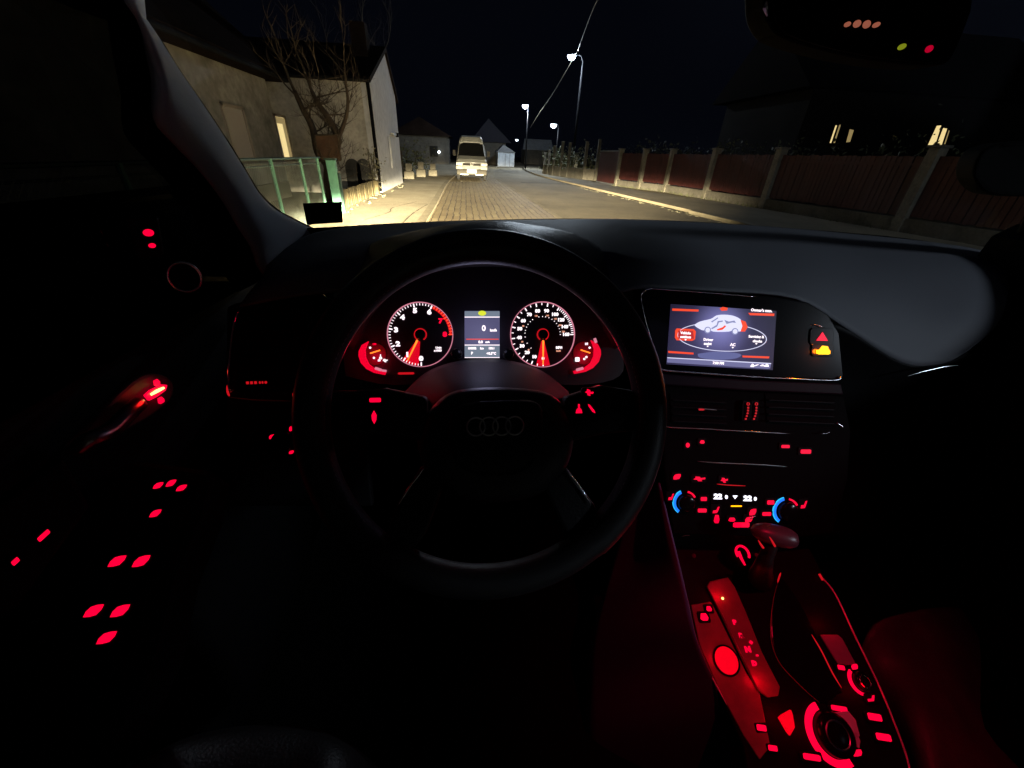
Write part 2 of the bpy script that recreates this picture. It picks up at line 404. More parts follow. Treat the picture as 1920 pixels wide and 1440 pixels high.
def attach2(o, par, root):
    o.parent = par; o.matrix_parent_inverse = par.matrix_parent_inverse @ Matrix.Identity(4)
    o.matrix_parent_inverse = Matrix.Identity(4) if par.parent is None else Matrix.Identity(4)
    return o
pa = atx(528, 305, XH); pb = atx(548, 300, XH); pt = atx(527, 218, XH)
print('lit window', pa, pb, pt)
wz0 = (pa.z+pb.z)/2; wz1 = pt.z
side_window(pa.y+.15, pb.y+.05, wz0+.02, wz1, M['winwarm'], h1, M['wincurtain'])
pa = atx(452, 310, XH); pb = atx(470, 305, XH)
side_window(pa.y-.2, pb.y+.25, wz0+.02, wz1, M['windim'], h1)

# ---- gabled house
YF = 16.0; XG = -3.0
def aty(px, py, Y=YF): return at(px, py, Y)
h2 = thing('house', (XG-2, YF+3, 0), 'white gabled house standing right at the pavement edge', 'house')
zE2 = aty(697, 142).z; YB = atx(756, 346, XG).y; zE3 = zE2; pk = atx(720, 96, XG)
print('gable', zE2, YB, pk)
ym = pk.y
b = MB(); b.prism([Vector((XG, YF, .02)), Vector((XG, YB, .02)), Vector((XG, YB, zE2)), Vector((XG, ym, pk.z)), Vector((XG, YF, zE2))], Vector((-.3, 0, 0)))
b.build('gable_wall', M['white_wall'], h2)
b = MB(); b.box((XG-.31-3.5, YF+.15, zE2/2-.01), (7, .29, zE2-.02)); b.build('front_wall', M['plaster2'], h2)
b = MB(); b.tube([(XG-7.5, YF-.42, zE2-.16), (XG+.05, YF-.42, zE2-.16)], .055, 8); b.build('gutter', M['pole'], h2)
b = MB()
for ya, za in ((YF-.35, zE2-.22), (YB+.35, zE2-.22)):
    b.prism([Vector((XG+.08, ya, za)), Vector((XG+.08, ya, za+.14)), Vector((XG+.08, ym, pk.z+.14)), Vector((XG+.08, ym, pk.z))], Vector((-8, 0, 0)))
rf = b.build('roof', M['roof'], h2)
b = MB(); q = aty(668, 90, YF+1.4); b.box((q.x, YF+2.2, q.z), (.5, .5, 1.6)); attach2(b.build('chimney', M['roof']), rf, h2)
b = MB(); b.tube([(XG-.06, YF-.12, zE2-.1), (XG-.05, YF-.1, zE2-.4), (XG-.05, YF-.1, .1)], .055, 8); b.build('drainpipe', M['matt'], h2)
b = MB(); a_ = atx(727, 255, XG); c_ = atx(731, 316, XG); b.tube([(XG+.05, a_.y, a_.z), (XG+.05, a_.y, c_.z)], .035, 8); b.build('drainpipe', M['white_wall'], h2, label='short white vertical pipe on the gable')
a_ = atx(736, 252, XG); b = MB(); b.box((XG+.06, a_.y-.1, a_.z), (.12, .75, .09)); b.build('name_plate', M['vanwhite'], h2); 
b = MB(); b.box((XG+.12, a_.y+.45, a_.z), (.1, .22, .16)); b.build('wall_lamp', M['matt'], h2)
for px in (664, 684.5):
    c = aty(px, 330); w = .26; z0 = aty(px, 352).z; z1 = aty(px, 315).z
    arc = [Vector((c.x-w, YF-.012, z0)), Vector((c.x+w, YF-.012, z0)), Vector((c.x+w, YF-.012, z1))]+[Vector((c.x+w*math.cos(t), YF-.012, z1+w*math.sin(t)*1.1)) for t in [PI*k/10 for k in range(1, 10)]]+[Vector((c.x-w, YF-.012, z1))]
    b = MB(); b.prism(arc, Vector((0, .02, 0))); b.box((c.x, YF-.06, z0-.03), (2*w+.12, .12, .06)); b.box((c.x, YF-.024, (z0+z1)/2), (.04, .02, z1-z0))
    b.build('arched_window', M['archwin'], h2)

# ---- wire fence, gate post, pillar, boards, bush, tree, board
XF = -3.15
wf = thing('wire_fence', (XF, 6.5, 0), 'green chain link fence with thin posts in front of the grey house', 'fence')
zR = atx(500, 298, XF).z
for y in (2.6, 4.4, 6.2, 7.6, 8.9, 9.9):
    b = MB(); b.tube([(XF, y, 0), (XF, y, zR)], .03, 8); b.build('post', M['greenpaint'], wf)
b = MB(); b.tube([(XF, 2.2, zR), (XF, 10.1, zR)], .02, 6); b.tube([(XF, 2.2, zR-.1), (XF, 10.1, zR-.1)], .01, 6); b.build('rail', M['darkgreen'], wf)
b = MB(); H = zR-.05; y = 2.0
def wire(b, p, q, w=.0025):
    d = (q-p).normalized(); s_ = d.cross(Vector((1, 0, 0)))*w; b.quad(p-s_, p+s_, q+s_, q-s_)
y = 1.0
while y < 10.1:
    for sgn in (1, -1):
        p = Vector((XF+.01*sgn, y, .06)); q = Vector((XF+.01*sgn, y+sgn*H, H))
        lo, hi = (2.4, 10.0)
        def clip(p, q):
            if q.y < p.y: p, q = q, p
            if q.y <= lo or p.y >= hi: return None
            if p.y < lo: p = p+(q-p)*((lo-p.y)/(q.y-p.y))
            if q.y > hi: q = p+(q-p)*((hi-p.y)/(q.y-p.y))
            return p, q
        r_ = clip(p, q)
        if r_: wire(b, *r_)
    y += .075
b.build('wire_mesh', M['wire'], wf, weld=False)
y0 = 10.35
gp = thing('gate_post', (XF, y0, 0), 'pale green painted gate post beside the bare tree', 'post')
zt = at(612, 300, y0).z; a_ = at(606, 300, y0); c_ = at(628, 392, y0)
b = MB(); b.box((a_.x+.16, y0, zt/2), (.2, .12, zt)); b.build('post', M['greenpaint'], gp, bevel=.01)
b = MB(); b.box((a_.x+.16, y0, zt+.02), (.24, .16, .04)); b.box((a_.x+.285, y0+.01, zt/2-.1), (.04, .1, zt-.3)); b.build('cap', M['darkgreen'], gp)
pl = thing('gate_pillar', (-3.12, 10.95, 0), 'pale concrete pillar between the green post and the board fence', 'pillar')
c = gr(640, 402); zt = at(637, 326, c.y).z
b = MB(); b.box((c.x, c.y, zt/2), (.17, .17, zt)); b.build('shaft', M['concrete'], pl, bevel=.012)
b = MB(); b.box((c.x, c.y, zt+.03), (.23, .23, .06)); b.build('cap', M['concrete'], pl, bevel=.012)
bf = thing('board_fence', (-3.1, 13, 0), 'low weathered board fence in front of the gabled house', 'fence')
b = MB(); ya, yb = c.y+.2, 15.3; n_ = 26; zt = at(650, 357, c.y+.4).z
for i in range(n_):
    y = ya+(yb-ya)*(i+.5)/n_; b.box((-3.09+random.uniform(-.01, .01), y, (zt+random.uniform(-.04, .03))/2), (.03, (yb-ya)/n_*.82, zt))
b.build('boards', M['palewood'], bf)
b = MB(); b.box((-3.13, (ya+yb)/2, zt*.75), (.05, yb-ya, .07)); b.box((-3.13, (ya+yb)/2, zt*.25), (.05, yb-ya, .07)); b.build('rail', M['palewood'], bf)
b = MB(); zp = at(690, 338, 15.1).z; b.box((-3.06, 15.15, zp/2), (.2, .2, zp)); b.build('post', M['palewood'], bf, bevel=.01)
bp_ = thing('climbing_plant', (-3.15, 15.7, 0), 'pale leafed climber at the corner of the gabled house', 'plant')
b = MB()
for k in range(5): b.tube(crom([Vector((-3.15+random.uniform(-.1, .1), 15.6+random.uniform(-.1, .1), 0)), Vector((-3.15+random.uniform(-.15, .15), 15.7, .6)), Vector((-3.2+random.uniform(-.2, .2), 15.75, 1.25+random.uniform(-.1, .2)))], 4), .012, 5)
b.build('stem', M['bark'], bp_)
leafy('foliage', [((-3.15+random.uniform(-.12, .12), 15.68, z), .26) for z in (.3, .55, .8, 1.0, 1.2)], 50, .05, M['paleleaf'], bp_, (1, .6, 1))

def tree_bare(root, stems, lvl, m, seedv, twig_len=.7, nb=5):
    rnd = random.Random(seedv); tw = MB(); tr = MB()
    def grow(p, d, L, r, k):
        P = [p]; q = p.copy(); dd = d.copy()
        for i in range(4):
            dd = (dd+Vector((rnd.uniform(-.25, .25), rnd.uniform(-.25, .25), rnd.uniform(-.12, .2)))).normalized(); q = q+dd*L/4; P.append(q.copy())
        tw.tube(P, [r*(1-.17*i) for i in range(5)], 5)
        if k > 0:
            for i in range(nb):
                j = rnd.randint(1, 4); a = Vector((rnd.uniform(-1, 1), rnd.uniform(-1, 1), rnd.uniform(-.3, 1))).normalized()
                grow(P[j], (dd*.7+a*.8).normalized(), L*rnd.uniform(.5, .75), r*.45, k-1)
    for pts, r0, r1 in stems:
        P = crom([Vector(p) for p in pts], 5); tr.tube(P, [r0+(r1-r0)*i/(len(P)-1) for i in range(len(P))], 9)
        for i in range(4, len(P), 3):
            a = Vector((rnd.uniform(-1, 1), rnd.uniform(-1, 1), rnd.uniform(0, 1))).normalized(); grow(P[i], a, twig_len*rnd.uniform(.7, 1.3), r1*.5, lvl)
        grow(P[-1], (P[-1]-P[-2]).normalized(), twig_len*1.4, r1*.8, lvl)
    tr.build('trunk', m, root, smooth=True); tw.build('crown', m, root, smooth=True)
yt = 12.4
tr1 = thing('bare_tree', (-3.9, yt, 0), 'bare forked tree growing beside the green gate post', 'tree')
fork = at(614, 310, yt); T = lambda px, py, d=0: at(px, py, yt+d)
tree_bare(tr1, [([gr(624, 372)+Vector((0, 0, -.05)), T(617, 345), fork, T(596, 285), T(586, 240), T(568, 205), T(552, 170)], .15, .05),
                ([fork, T(628, 285), T(632, 255), T(616, 222), T(597, 195), T(584, 170)], .13, .045),
                ([T(632, 262), T(644, 235), T(652, 200), T(650, 165)], .06, .03)], 2, M['bark'], 5, .75, 5)
bd = thing('notice_board', T(612, 280, -.3), 'dark brown board hanging in the fork of the bare tree', 'board')
y1 = yt-.35; A = at(590, 253, y1); B = at(633, 254, y1); C_ = at(640, 300, y1); D = at(597, 302, y1)
b = MB(); b.prism([A, B, C_, D], Vector((0, .06, 0))); b.build('panel', M['rust'], bd, bevel=.01)
b = MB()
for p, q in ((A, B), (B, C_), (C_, D), (D, A)): b.tube([p-Vector((0, .01, 0)), q-Vector((0, .01, 0))], .022, 6)
b.build('frame', M['bark'], bd)

# ---- left background: hedge, stones, small house with a lamp
gw = thing('hedge', (-6, 30, 0), 'dark ragged hedge behind the white gable', 'hedge')
leafy('foliage', [((random.uniform(-9, -3.4), random.uniform(24, 40), random.uniform(.2, 1.4)), 1.1) for i in range(34)], 90, .11, M['leaf'], gw)
for k in range(14):
    b = MB(); x = random.uniform(-8, -3.4); y = random.uniform(24, 39); b.tube([(x, y, 0), (x+random.uniform(-.2, .2), y, 1.4)], .03, 5); b.build('stem', M['bark'], gw)
lab = ['pale stone post nearest the white gable', 'pale stone post second from the white gable', 'pale stone post farthest from the white gable']
for i, (px, py, hh) in enumerate(((768, 338, .75), (790, 334, .8), (812, 332, .7))):
    c = gr(px, py); b = MB(); z = hh
    b.prism([c+Vector((-.28, -.2, 0)), c+Vector((.28, -.2, 0)), c+Vector((.24, .2, 0)), c+Vector((-.24, .2, 0))], Vector((.03, 0, z*.6)))
    b.prism([c+Vector((-.17, -.16, z*.6)), c+Vector((.2, -.16, z*.6)), c+Vector((.17, .15, z*.6)), c+Vector((-.15, .15, z*.6))], Vector((.02, 0, z*.5)))
    tag(b.build('stone_post', M['concrete3'], bevel=.05), lab[i], 'post', 'stone posts by the hedge')
hs = thing('house', at(800, 300, 60), 'small dark house behind the hedge with one lit lamp', 'house')
c = gr(835, 309); cx = c.x-3
b = MB(); b.box((cx, c.y+3, 1.6), (7, 6, 3.2)); b.build('wall', M['concrete2'], hs)
b = MB(); b.prism([Vector((cx-4, c.y-.4, 3.2)), Vector((cx+4, c.y-.4, 3.2)), Vector((cx, c.y-.4, 5.2))], Vector((0, 7, 0))); b.build('roof', M['roof'], hs)
q = at(823, 285, c.y-.15); b = MB(); b.lathe(q, Vector((0, -1, 0)), [(0, .08), (.13, .06), (.16, 0), (.13, -.05), (0, -.06)], 12); b.build('wall_lamp', M['lampfar'], hs)
b = MB(); b.box((cx+1.6, c.y-.03, 1.5), (1, .06, 1.2)); b.build('window', M['vanglass'], hs)

# ---- van
vn = thing('van', (.36, 26.4, 0), 'white high roof van parked facing us on the cobbled lane', 'van')
vx, vy = .38, 26.45
def V(x, y, z): return Vector((vx+x, vy+y, z))
b = MB()
secs = [  # y, half width bottom, half width top, z bottom, z top
    (0, .86, .80, .42, .98), (.12, .90, .86, .36, 1.12), (.55, .92, .84, .34, 1.30), (1.25, .92, .74, .34, 1.98), (1.5, .92, .73, .34, 2.02), (4.6, .92, .73, .34, 2.02), (4.75, .9, .7, .36, 1.95)]
rows = []
for y, wb, wt, zb, zt in secs:
    zm = min(zt, 1.05)
    rows.append([V(-wb*.95, y, zb), V(-wb, y, zb+.15), V(-wb, y, zm-.02), V(-wt, y, zt-.06), V(-wt+.1, y, zt), V(wt-.1, y, zt), V(wt, y, zt-.06), V(wb, y, zm-.02), V(wb, y, zb+.15), V(wb*.95, y, zb)])
b.grid(rows, cyc=True); n0 = b.add(rows[0]); b.face(range(n0, n0+10)); n0 = b.add(rows[-1]); b.face(range(n0, n0+10))
b.build('body', M['vanwhite'], vn, bevel=.03)
b = MB()
rows = []
for y, w, zt in ((1.15, .60, 2.05), (1.35, .68, 2.28), (1.9, .70, 2.36), (4.4, .70, 2.36), (4.65, .66, 2.2)):
    rows.append([V(-.73, y, 1.98), V(-w, y, zt-.14), V(-w+.12, y, zt), V(w-.12, y, zt), V(w, y, zt-.14), V(.73, y, 1.98)])
# the raised roof sits to the left of the cab seen from the front
b.grid(rows); n0 = b.add(rows[0]); b.face(range(n0, n0+6)); n0 = b.add(rows[-1]); b.face(range(n0, n0+6))
b.build('high_roof', M['vanwhite'], vn, bevel=.03)
b = MB(); b.prism([V(-.80, .54, 1.27), V(.80, .54, 1.27), V(.69, 1.17, 1.90), V(-.69, 1.17, 1.90)], Vector((0, -.035, .03))); b.build('windscreen', M['vanglass'], vn, bevel=.01)
for x in (-.45, .2): b = MB(); b.tube([V(x, .5, 1.31), V(x+.4, .6, 1.5)], .012, 5); b.build('wiper', M['matt'], vn)
b = MB(); b.box(V(0, -.03, .86), (1.06, .06, .13)); b.build('grille', M['vandark'], vn)
b = MB(); fv = Frame(V(0, -.07, .88), 0, 0); b.ring(fv, 0, 0, .075, .092, 0, .02, n=24)
for p, q in (((-.05, .06), (-.02, -.055)), ((-.02, -.055), (0, .0)), ((0, 0), (.02, -.055)), ((.02, -.055), (.05, .06))): b.tube([fv.p(*p, .01), fv.p(*q, .01)], .009, 5)
b.build('emblem', M['reflector'], vn)
for sx in (-1, 1):
    b = MB(); b.box(V(sx*.70, -.03, .87), (.30, .08, .17)); o = b.build('headlight', M['reflector'], vn, bevel=.02)
    b = MB(); b.box(V(sx*.885, .02, .87), (.06, .08, .15)); attach2(b.build('indicator', M['reflector']), o, vn)
    b = MB(); b.box(V(sx*.72, -.06, .68), (.42, .10, .17)); b.build('bumper_corner', M['vanwhite'], vn, bevel=.02)
    b = MB(); b.lathe(V(sx*.80, .75, .33), Vector((1, 0, 0)), [(.0, -.1), (.24, -.1), (.33, -.08), (.33, .08), (.24, .1), (0, .1)], 24); o = b.build('wheel', M['tyre'], vn)
    b = MB(); b.lathe(V(sx*.80, .75, .33), Vector((1, 0, 0)), [(0, -.11), (.18, -.105), (.18, .105), (0, .11)], 20); attach2(b.build('rim', M['alu']), o, vn)
    b = MB(); b.lathe(V(sx*.80, 3.7, .33), Vector((1, 0, 0)), [(.0, -.1), (.24, -.1), (.33, -.08), (.33, .08), (.24, .1), (0, .1)], 24); b.build('wheel', M['tyre'], vn)
    b = MB(); b.box(V(sx*1.03, .75, 1.42), (.16, .1, .3)); b.tube([V(sx*.9, .8, 1.32), V(sx*1.0, .78, 1.38)], .02, 5); b.build('side_mirror', M['vandark'], vn, bevel=.02)
    b = MB(); b.prism([V(sx*.905, .85, 1.28), V(sx*.905, 1.75, 1.28), V(sx*.80, 1.75, 1.85), V(sx*.80, 1.25, 1.85)], Vector((sx*.03, 0, 0))); b.build('side_window', M['vanglass'], vn)
b = MB(); b.box(V(0, -.08, .70), (1.0, .12, .08)); b.box(V(-.33, -.09, .66), (.14, .1, .09)); b.box(V(.33, -.09, .66), (.14, .1, .09)); b.build('bumper', M['vanwhite'], vn, bevel=.02)
b = MB(); b.box(V(0, -.04, .47), (1.78, .14, .32)); b.build('lower_bumper', M['vandark'], vn, bevel=.03)
for x in (-.45, .45): b = MB(); b.box(V(x, -.1, .33), (.5, .05, .07)); b.build('spoiler_lip', M['vanwhite'], vn, bevel=.02)
b = MB(); b.box(V(0, -.13, .52), (.56, .03, .22)); npo = b.build('number_plate', M['plate'], vn, bevel=.008)

def text(s, fr, u, v, size, m, name, parent, h=.0006, align='CENTER', shear=0, bold=0, ext=.0002, sub=None, squash=1.0):
    cu = bpy.data.curves.new(name, 'FONT'); cu.body = s; cu.size = size; cu.align_x = align; cu.align_y = 'CENTER'; cu.extrude = ext; cu.shear = shear; cu.offset = bold
    cu.resolution_u = 2
    tmp = bpy.data.objects.new('tmp', cu); COL.objects.link(tmp)
    dg = bpy.context.evaluated_depsgraph_get(); me = bpy.data.meshes.new_from_object(tmp.evaluated_get(dg)); bpy.data.objects.remove(tmp); 
    R_ = Matrix((fr.u, fr.v, fr.n)).transposed()
    for vt in me.vertices: vt.co = fr.p(u+vt.co.x*squash, v+vt.co.y, h+vt.co.z)
    me.materials.clear(); me.materials.append(m); me.name = name
    o = bpy.data.objects.new(name, me); COL.objects.link(o)
    if parent: attach(o, parent) if parent.parent is None else attach2(o, parent, None)
    return o

# ---- far garage, far house, far roof
gh = thing('garage', gr(940, 311), 'pale sheet metal garage at the bend of the street', 'garage')
c0 = gr(933, 312); c1 = gr(964, 312)
zt = at(935, 285, c0.y).z; Yg = c0.y
b = MB(); x0 = c0.x; x1 = at(964, 312, Yg).x
b.box(((x0+x1)/2, Yg+2, zt/2), (x1-x0, 4, zt)); b.build('wall', M['metalhouse'], gh)
b = MB(); b.prism([Vector((x0-.2, Yg-.2, zt)), Vector((x1+.2, Yg-.2, zt)), Vector(((x0+x1)/2-.4, Yg-.2, zt+.9))], Vector((0, 4.4, 0))); b.build('roof', M['steel'], gh)
b = MB(); b.box((x0+(x1-x0)*.45, Yg-.03, zt*.45), (.05, .06, zt*.9)); b.box((x0+(x1-x0)*.72, Yg-.03, zt*.45), (.05, .06, zt*.9)); b.build('door_post', M['steel'], gh)
fh = thing('house', at(925, 280, 72), 'unlit house with a steep roof behind the garage', 'house')
c = at(925, 262, 74)
b = MB(); b.box((c.x-.6, 76, 1.6), (5, 7, 3.2)); b.build('wall', M['concrete2'], fh)
b = MB(); b.prism([Vector((c.x-3.8, 72, 3.1)), Vector((c.x+2.8, 72, 3.1)), Vector((c.x-.9, 72, 6.2))], Vector((0, 8, 0))); b.build('roof', M['slate'], fh)
f3 = thing('house', at(1012, 280, 90), 'far house whose pale roof edge shows under the lamps', 'house')
c = at(1010, 278, 92)
b = MB(); b.box((c.x, 96, 1.4), (5.4, 6, 2.8)); b.build('wall', M['concrete2'], f3)
b = MB(); b.prism([Vector((c.x-3.2, 92.5, 2.7)), Vector((c.x+3.2, 92.5, 2.7)), Vector((c.x+3.2, 95.5, 4.6)), Vector((c.x-2.6, 95.5, 4.6))], Vector((0, .15, -.1))); b.build('roof', M['metalhouse'], f3)

# ---- right side: concrete post fence with bushes
pf = thing('concrete_post_fence', (8.7, 31, 0), 'fence of tall concrete posts and low wall grown with bushes', 'fence')
tops = [(1115, 262, 341), (1093, 266, 339.5), (1063, 268, 335), (1050, 266, 333), (1036, 274, 331), (1027, 282, 329), (1019, 286, 327.5)]
fps = []
for px, ty, by in tops:
    g_ = gr(px, by); t_ = at(px, ty, g_.y); fps.append(g_)
    b = MB(); b.box((g_.x, g_.y, t_.z/2), (.2, .16, t_.z)); b.box((g_.x, g_.y, t_.z+.02), (.24, .2, .05)); b.build('post', M['concrete2'], pf, bevel=.01)
b = MB()
for p, q in zip(fps, fps[1:]):
    m_ = (p+q)/2; d = q-p; b.box((m_.x, m_.y, .4), (.12, d.length-.2, .8), math.atan2(d.y, d.x)-PI/2)
b.build('low_wall', M['concrete2'], pf)
bu = thing('bushes', (9, 31, 0), 'row of ragged bushes behind the tall concrete posts', 'bush')
leafy('foliage', [(p+(q-p)*t+Vector((.5, 0, z)), .8) for p, q in zip(fps, fps[1:]) for t in (.2, .7) for z in (.8, 1.4)], 80, .09, M['leaf'], bu)
for p in fps: b = MB(); b.tube([p+Vector((.5, .3, 0)), p+Vector((.55, .35, 1.3))], .03, 5); b.build('stem', M['bark'], bu)
mk = thing('marker_post', gr(1076, 335), 'short white painted post at the foot of the nearest lamp', 'post')
c = gr(1076, 335); zt = at(1077, 291, c.y).z
b = MB(); b.box((c.x, c.y, zt/2), (.3, .25, zt)); b.build('shaft', M['vanwhite'], mk, bevel=.02)
b = MB(); b.box((c.x, c.y, zt+.02), (.34, .29, .05)); b.build('cap', M['concrete'], mk, bevel=.01)

# ---- red fence
rfn = thing('red_fence', (10.5, 17, 0), 'dark red panel fence with pale pillars on a low concrete wall', 'fence')
base = [gr(*p) for p in ((1155, 352), (1198, 358), (1246, 364), (1320, 377), (1428, 396), (1600, 432))]
base[5] = Vector((11.2, 9.6, 0)); base.append(Vector((11.4, 5.5, 0)))
zlow = .42
for i, p in enumerate(base):
    t_ = 1.95
    b = MB(); b.box((p.x, p.y, t_/2), (.26, .26, t_)); o = b.build('pillar', M['concrete3'], rfn, bevel=.012)
    b = MB(); b.box((p.x, p.y, t_+.03), (.34, .34, .06)); attach2(b.build('cap', M['concrete2'], bevel=.01), o, rfn)
wl = MB(); pn = MB()
for i, (p, q) in enumerate(zip(base, base[1:])):
    m_ = (p+q)/2; d = q-p; a = math.atan2(d.y, d.x)
    wl.box((m_.x, m_.y, zlow/2), (d.length-.27, .2, zlow), a)
    n_ = int(d.length/.14)
    b = MB()
    for k in range(n_):
        c = p+d*((k+.5)/n_); b.box((c.x, c.y+random.uniform(-.008, .008), zlow+.04+.66+random.uniform(-.015, .015)), (d.length/n_*.9, .03, 1.32), a+random.uniform(-.03, .03))
    b.box((m_.x, m_.y+.03, 1.6), (d.length-.28, .04, .06), a)
    b.build('panel', M['redfence'], rfn)
wl.build('low_wall', M['concrete2'], rfn)
wd = MB()
for i in range(420):
    k = random.randrange(len(base)-2); t = random.random(); c = base[k]+(base[k+1]-base[k])*t+Vector((-.16-abs(random.gauss(0, .08)), 0, .09)); h_ = random.uniform(.04, .2); a = random.uniform(0, 6); w_ = random.uniform(.006, .014)
    tip = c+Vector((random.uniform(-.07, .07), random.uniform(-.07, .07), h_)); sd_ = Vector((math.cos(a), math.sin(a), 0))*w_; i0 = wd.add((c-sd_, c+sd_, tip)); wd.face((i0, i0+1, i0+2))
o = wd.build('weeds', M['leaf'], weld=False); o['label'] = 'dry weeds along the foot of the low fence wall'; o['category'] = 'weeds'; o['kind'] = 'stuff'
# gate left of the red fence
gt = thing('gate', gr(1135, 347), 'plain dark gate between the red fence and the concrete posts', 'gate')
p = gr(1117, 344); q = base[0]; d = q-p; a = math.atan2(d.y, d.x); m_ = (p+q)/2
b = MB(); b.box((m_.x, m_.y, 1.0), (d.length-.4, .05, 1.7), a); b.build('panel', M['redfence'], gt)
b = MB(); b.box((m_.x, m_.y, 1.88), (d.length-.35, .07, .07), a); b.box((m_.x, m_.y, .14), (d.length-.35, .07, .07), a); b.build('frame', M['steel'], gt)
# shrubs peeping above the red fence
sb = thing('hedge', (12.5, 17, 0), 'dim clipped hedge showing just above the red fence', 'hedge')
leafy('foliage', [(p+(q-p)*t+Vector((1.0, .3, 1.75+random.uniform(-.1, .15))), .55) for p, q in zip(base[:5], base[1:]) for t in (.0, .3, .6, .85)], 70, .07, M['leaf'], sb)
for p in base[:6]: b = MB(); b.tube([p+Vector((1, .3, 0)), p+Vector((1, .3, 1.6))], .04, 5); b.build('stem', M['bark'], sb)
# house behind the red fence
rh = thing('house', (20, 17, 0), 'dark house behind the red fence with narrow lit windows', 'house')
YR = 18.0
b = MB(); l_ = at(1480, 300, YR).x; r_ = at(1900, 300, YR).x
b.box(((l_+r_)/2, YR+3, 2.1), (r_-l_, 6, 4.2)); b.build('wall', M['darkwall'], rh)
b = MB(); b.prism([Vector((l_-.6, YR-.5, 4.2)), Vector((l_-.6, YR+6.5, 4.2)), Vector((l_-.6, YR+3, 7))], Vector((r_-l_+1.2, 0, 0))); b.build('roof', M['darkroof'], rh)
def slit(poly, m, Y=YR-.03, nm='window'):
    P = [at(x, y, Y) for x, y in poly]; b = MB(); b.prism(P, Vector((0, .02, 0))); o = b.build(nm, m, rh)
    c = sum(P, Vector())/len(P); f = MB()
    f.tube([p+(p-c)*.12 for p in P], .02, 5, close=True); attach2(f.build('frame', M['matt']), o, rh)
slit([(1566, 235), (1570, 235), (1559, 268), (1555, 268)], M['winwarm'])
slit([(1573, 234), (1577, 234), (1566, 268), (1562, 268)], M['wincurtain'])
slit([(1593, 242), (1601, 244), (1594, 266), (1586, 267)], M['wincurtain'])
slit([(1756, 236), (1765, 235), (1753, 273), (1739, 273)], M['winwarm'])
slit([(1768, 240), (1776, 241), (1765, 274), (1755, 274)], M['winwarm'])
slit([(1778, 244), (1781, 245), (1773, 270), (1769, 271)], M['wincurtain'])

# ---- street lamps
def street_lamp(px, py, by, label, far=False, power=0, group='street lamps along the road', armx=-.9, r=.14, loc=None, zt=None, soft=.1):
    if loc is None:
        g_ = gr(px+8, by); hd = at(px, py, g_.y)
        bx = hd.x-armx; base_ = Vector((bx, g_.y, 0))
    else: base_ = Vector(loc); hd = Vector((base_.x+armx, base_.y, zt))
    t = thing('street_lamp', base_, label, 'street lamp', group)
    b = MB(); b.tube([base_, base_+Vector((0, 0, hd.z*.5)), Vector((base_.x, base_.y, hd.z-.25))], [.11, .09, .06], 10); b.build('pole', M['pole'], t, smooth=True)
    b = MB(); b.tube(crom([Vector((base_.x, base_.y, hd.z-.4)), Vector((base_.x+armx*.25, base_.y, hd.z+.05)), hd+Vector((0, 0, .1))], 5), .035, 8); b.build('arm', M['pole'], t, smooth=True)
    b = MB(); b.lathe(hd, Vector((0, 0, 1)), [(0, .16), (r*.8, .13), (r*1.25, .05), (r*1.2, .03), (0, .03)], 16); b.build('lamp_housing', M['steel'], t)
    b = MB(); b.lathe(hd, Vector((0, 0, 1)), [(0, -r*.9), (r*.6, -r*.75), (r, -r*.2), (r*1.0, .03), (0, .03)], 16); b.build('lamp_glass', M['lampfar'] if far else M['lampwhite'], t, smooth=True)
    if power:
        lamp_obj('light', 'POINT', hd-Vector((0, 0, r+.12)), power, (.75, .86, 1), soft, t)
    return hd, t
L1, _ = street_lamp(1072, 105, 333, 'tallest looking street lamp, nearest on the right above the concrete posts', power=2600, r=.30)
L2, _ = street_lamp(985, 198, 318, 'second street lamp, standing clear at the bend left of the others', power=2600, r=.34, armx=-.35)
L3, _ = street_lamp(1038, 234, 322, 'third street lamp, glowing over the row of concrete posts', r=.34, armx=-.6, power=300)
street_lamp(969, 262, 306, 'tiny far street lamp just left of the pole at the bend', True, armx=-.4, r=.3)
street_lamp(990, 273, 303, 'tiny far street lamp beside the pale roof edge', True, armx=-.4, r=.5)
street_lamp(0, 0, 0, 'street lamp standing behind our car on the right pavement', power=900, armx=-.9, r=.25, loc=(9.0, -5.5, 0), zt=5.4, soft=.5)
cb = MB(); P0 = at(1128, -10, 20); P1 = L1+Vector((.4, 0, .3)); P2 = at(1010, 214, 55); P3 = L2+Vector((0, 0, .2))
cb.tube(crom([P0, at(1110, 22, 23), P1], 8), .02, 6); cb.tube(crom([P1, (P1+P2)/2+Vector((0, 0, -.2)), P2, P2+(P2-P1)*.4], 8), .022, 6)
tag(cb.build('overhead_cable', M['concrete'], smooth=True), 'twisted overhead power cable running between the street lamps', 'cable')
# dark trees far behind
for i, (x, y, h_, sd, lb) in enumerate(((-9, 44, 9, 11, 'tall bare tree beyond the hedge, left of the van'), (24, 30, 8, 12, 'bare tree rising behind the red fence on the right'))):
    t = thing('bare_tree', (x, y, 0), lb, 'tree')
    tree_bare(t, [([(x, y, 0), (x+.2, y, h_*.3), (x-.1, y, h_*.6), (x+.3, y, h_)], .3, .07), ([(x, y, h_*.3), (x+1.2, y, h_*.6), (x+2, y, h_*.9)], .16, .05), ([(x, y, h_*.35), (x-1.4, y, h_*.6), (x-2, y, h_*.85)], .16, .05)], 2, M['bark'], sd, 2.2, 5)
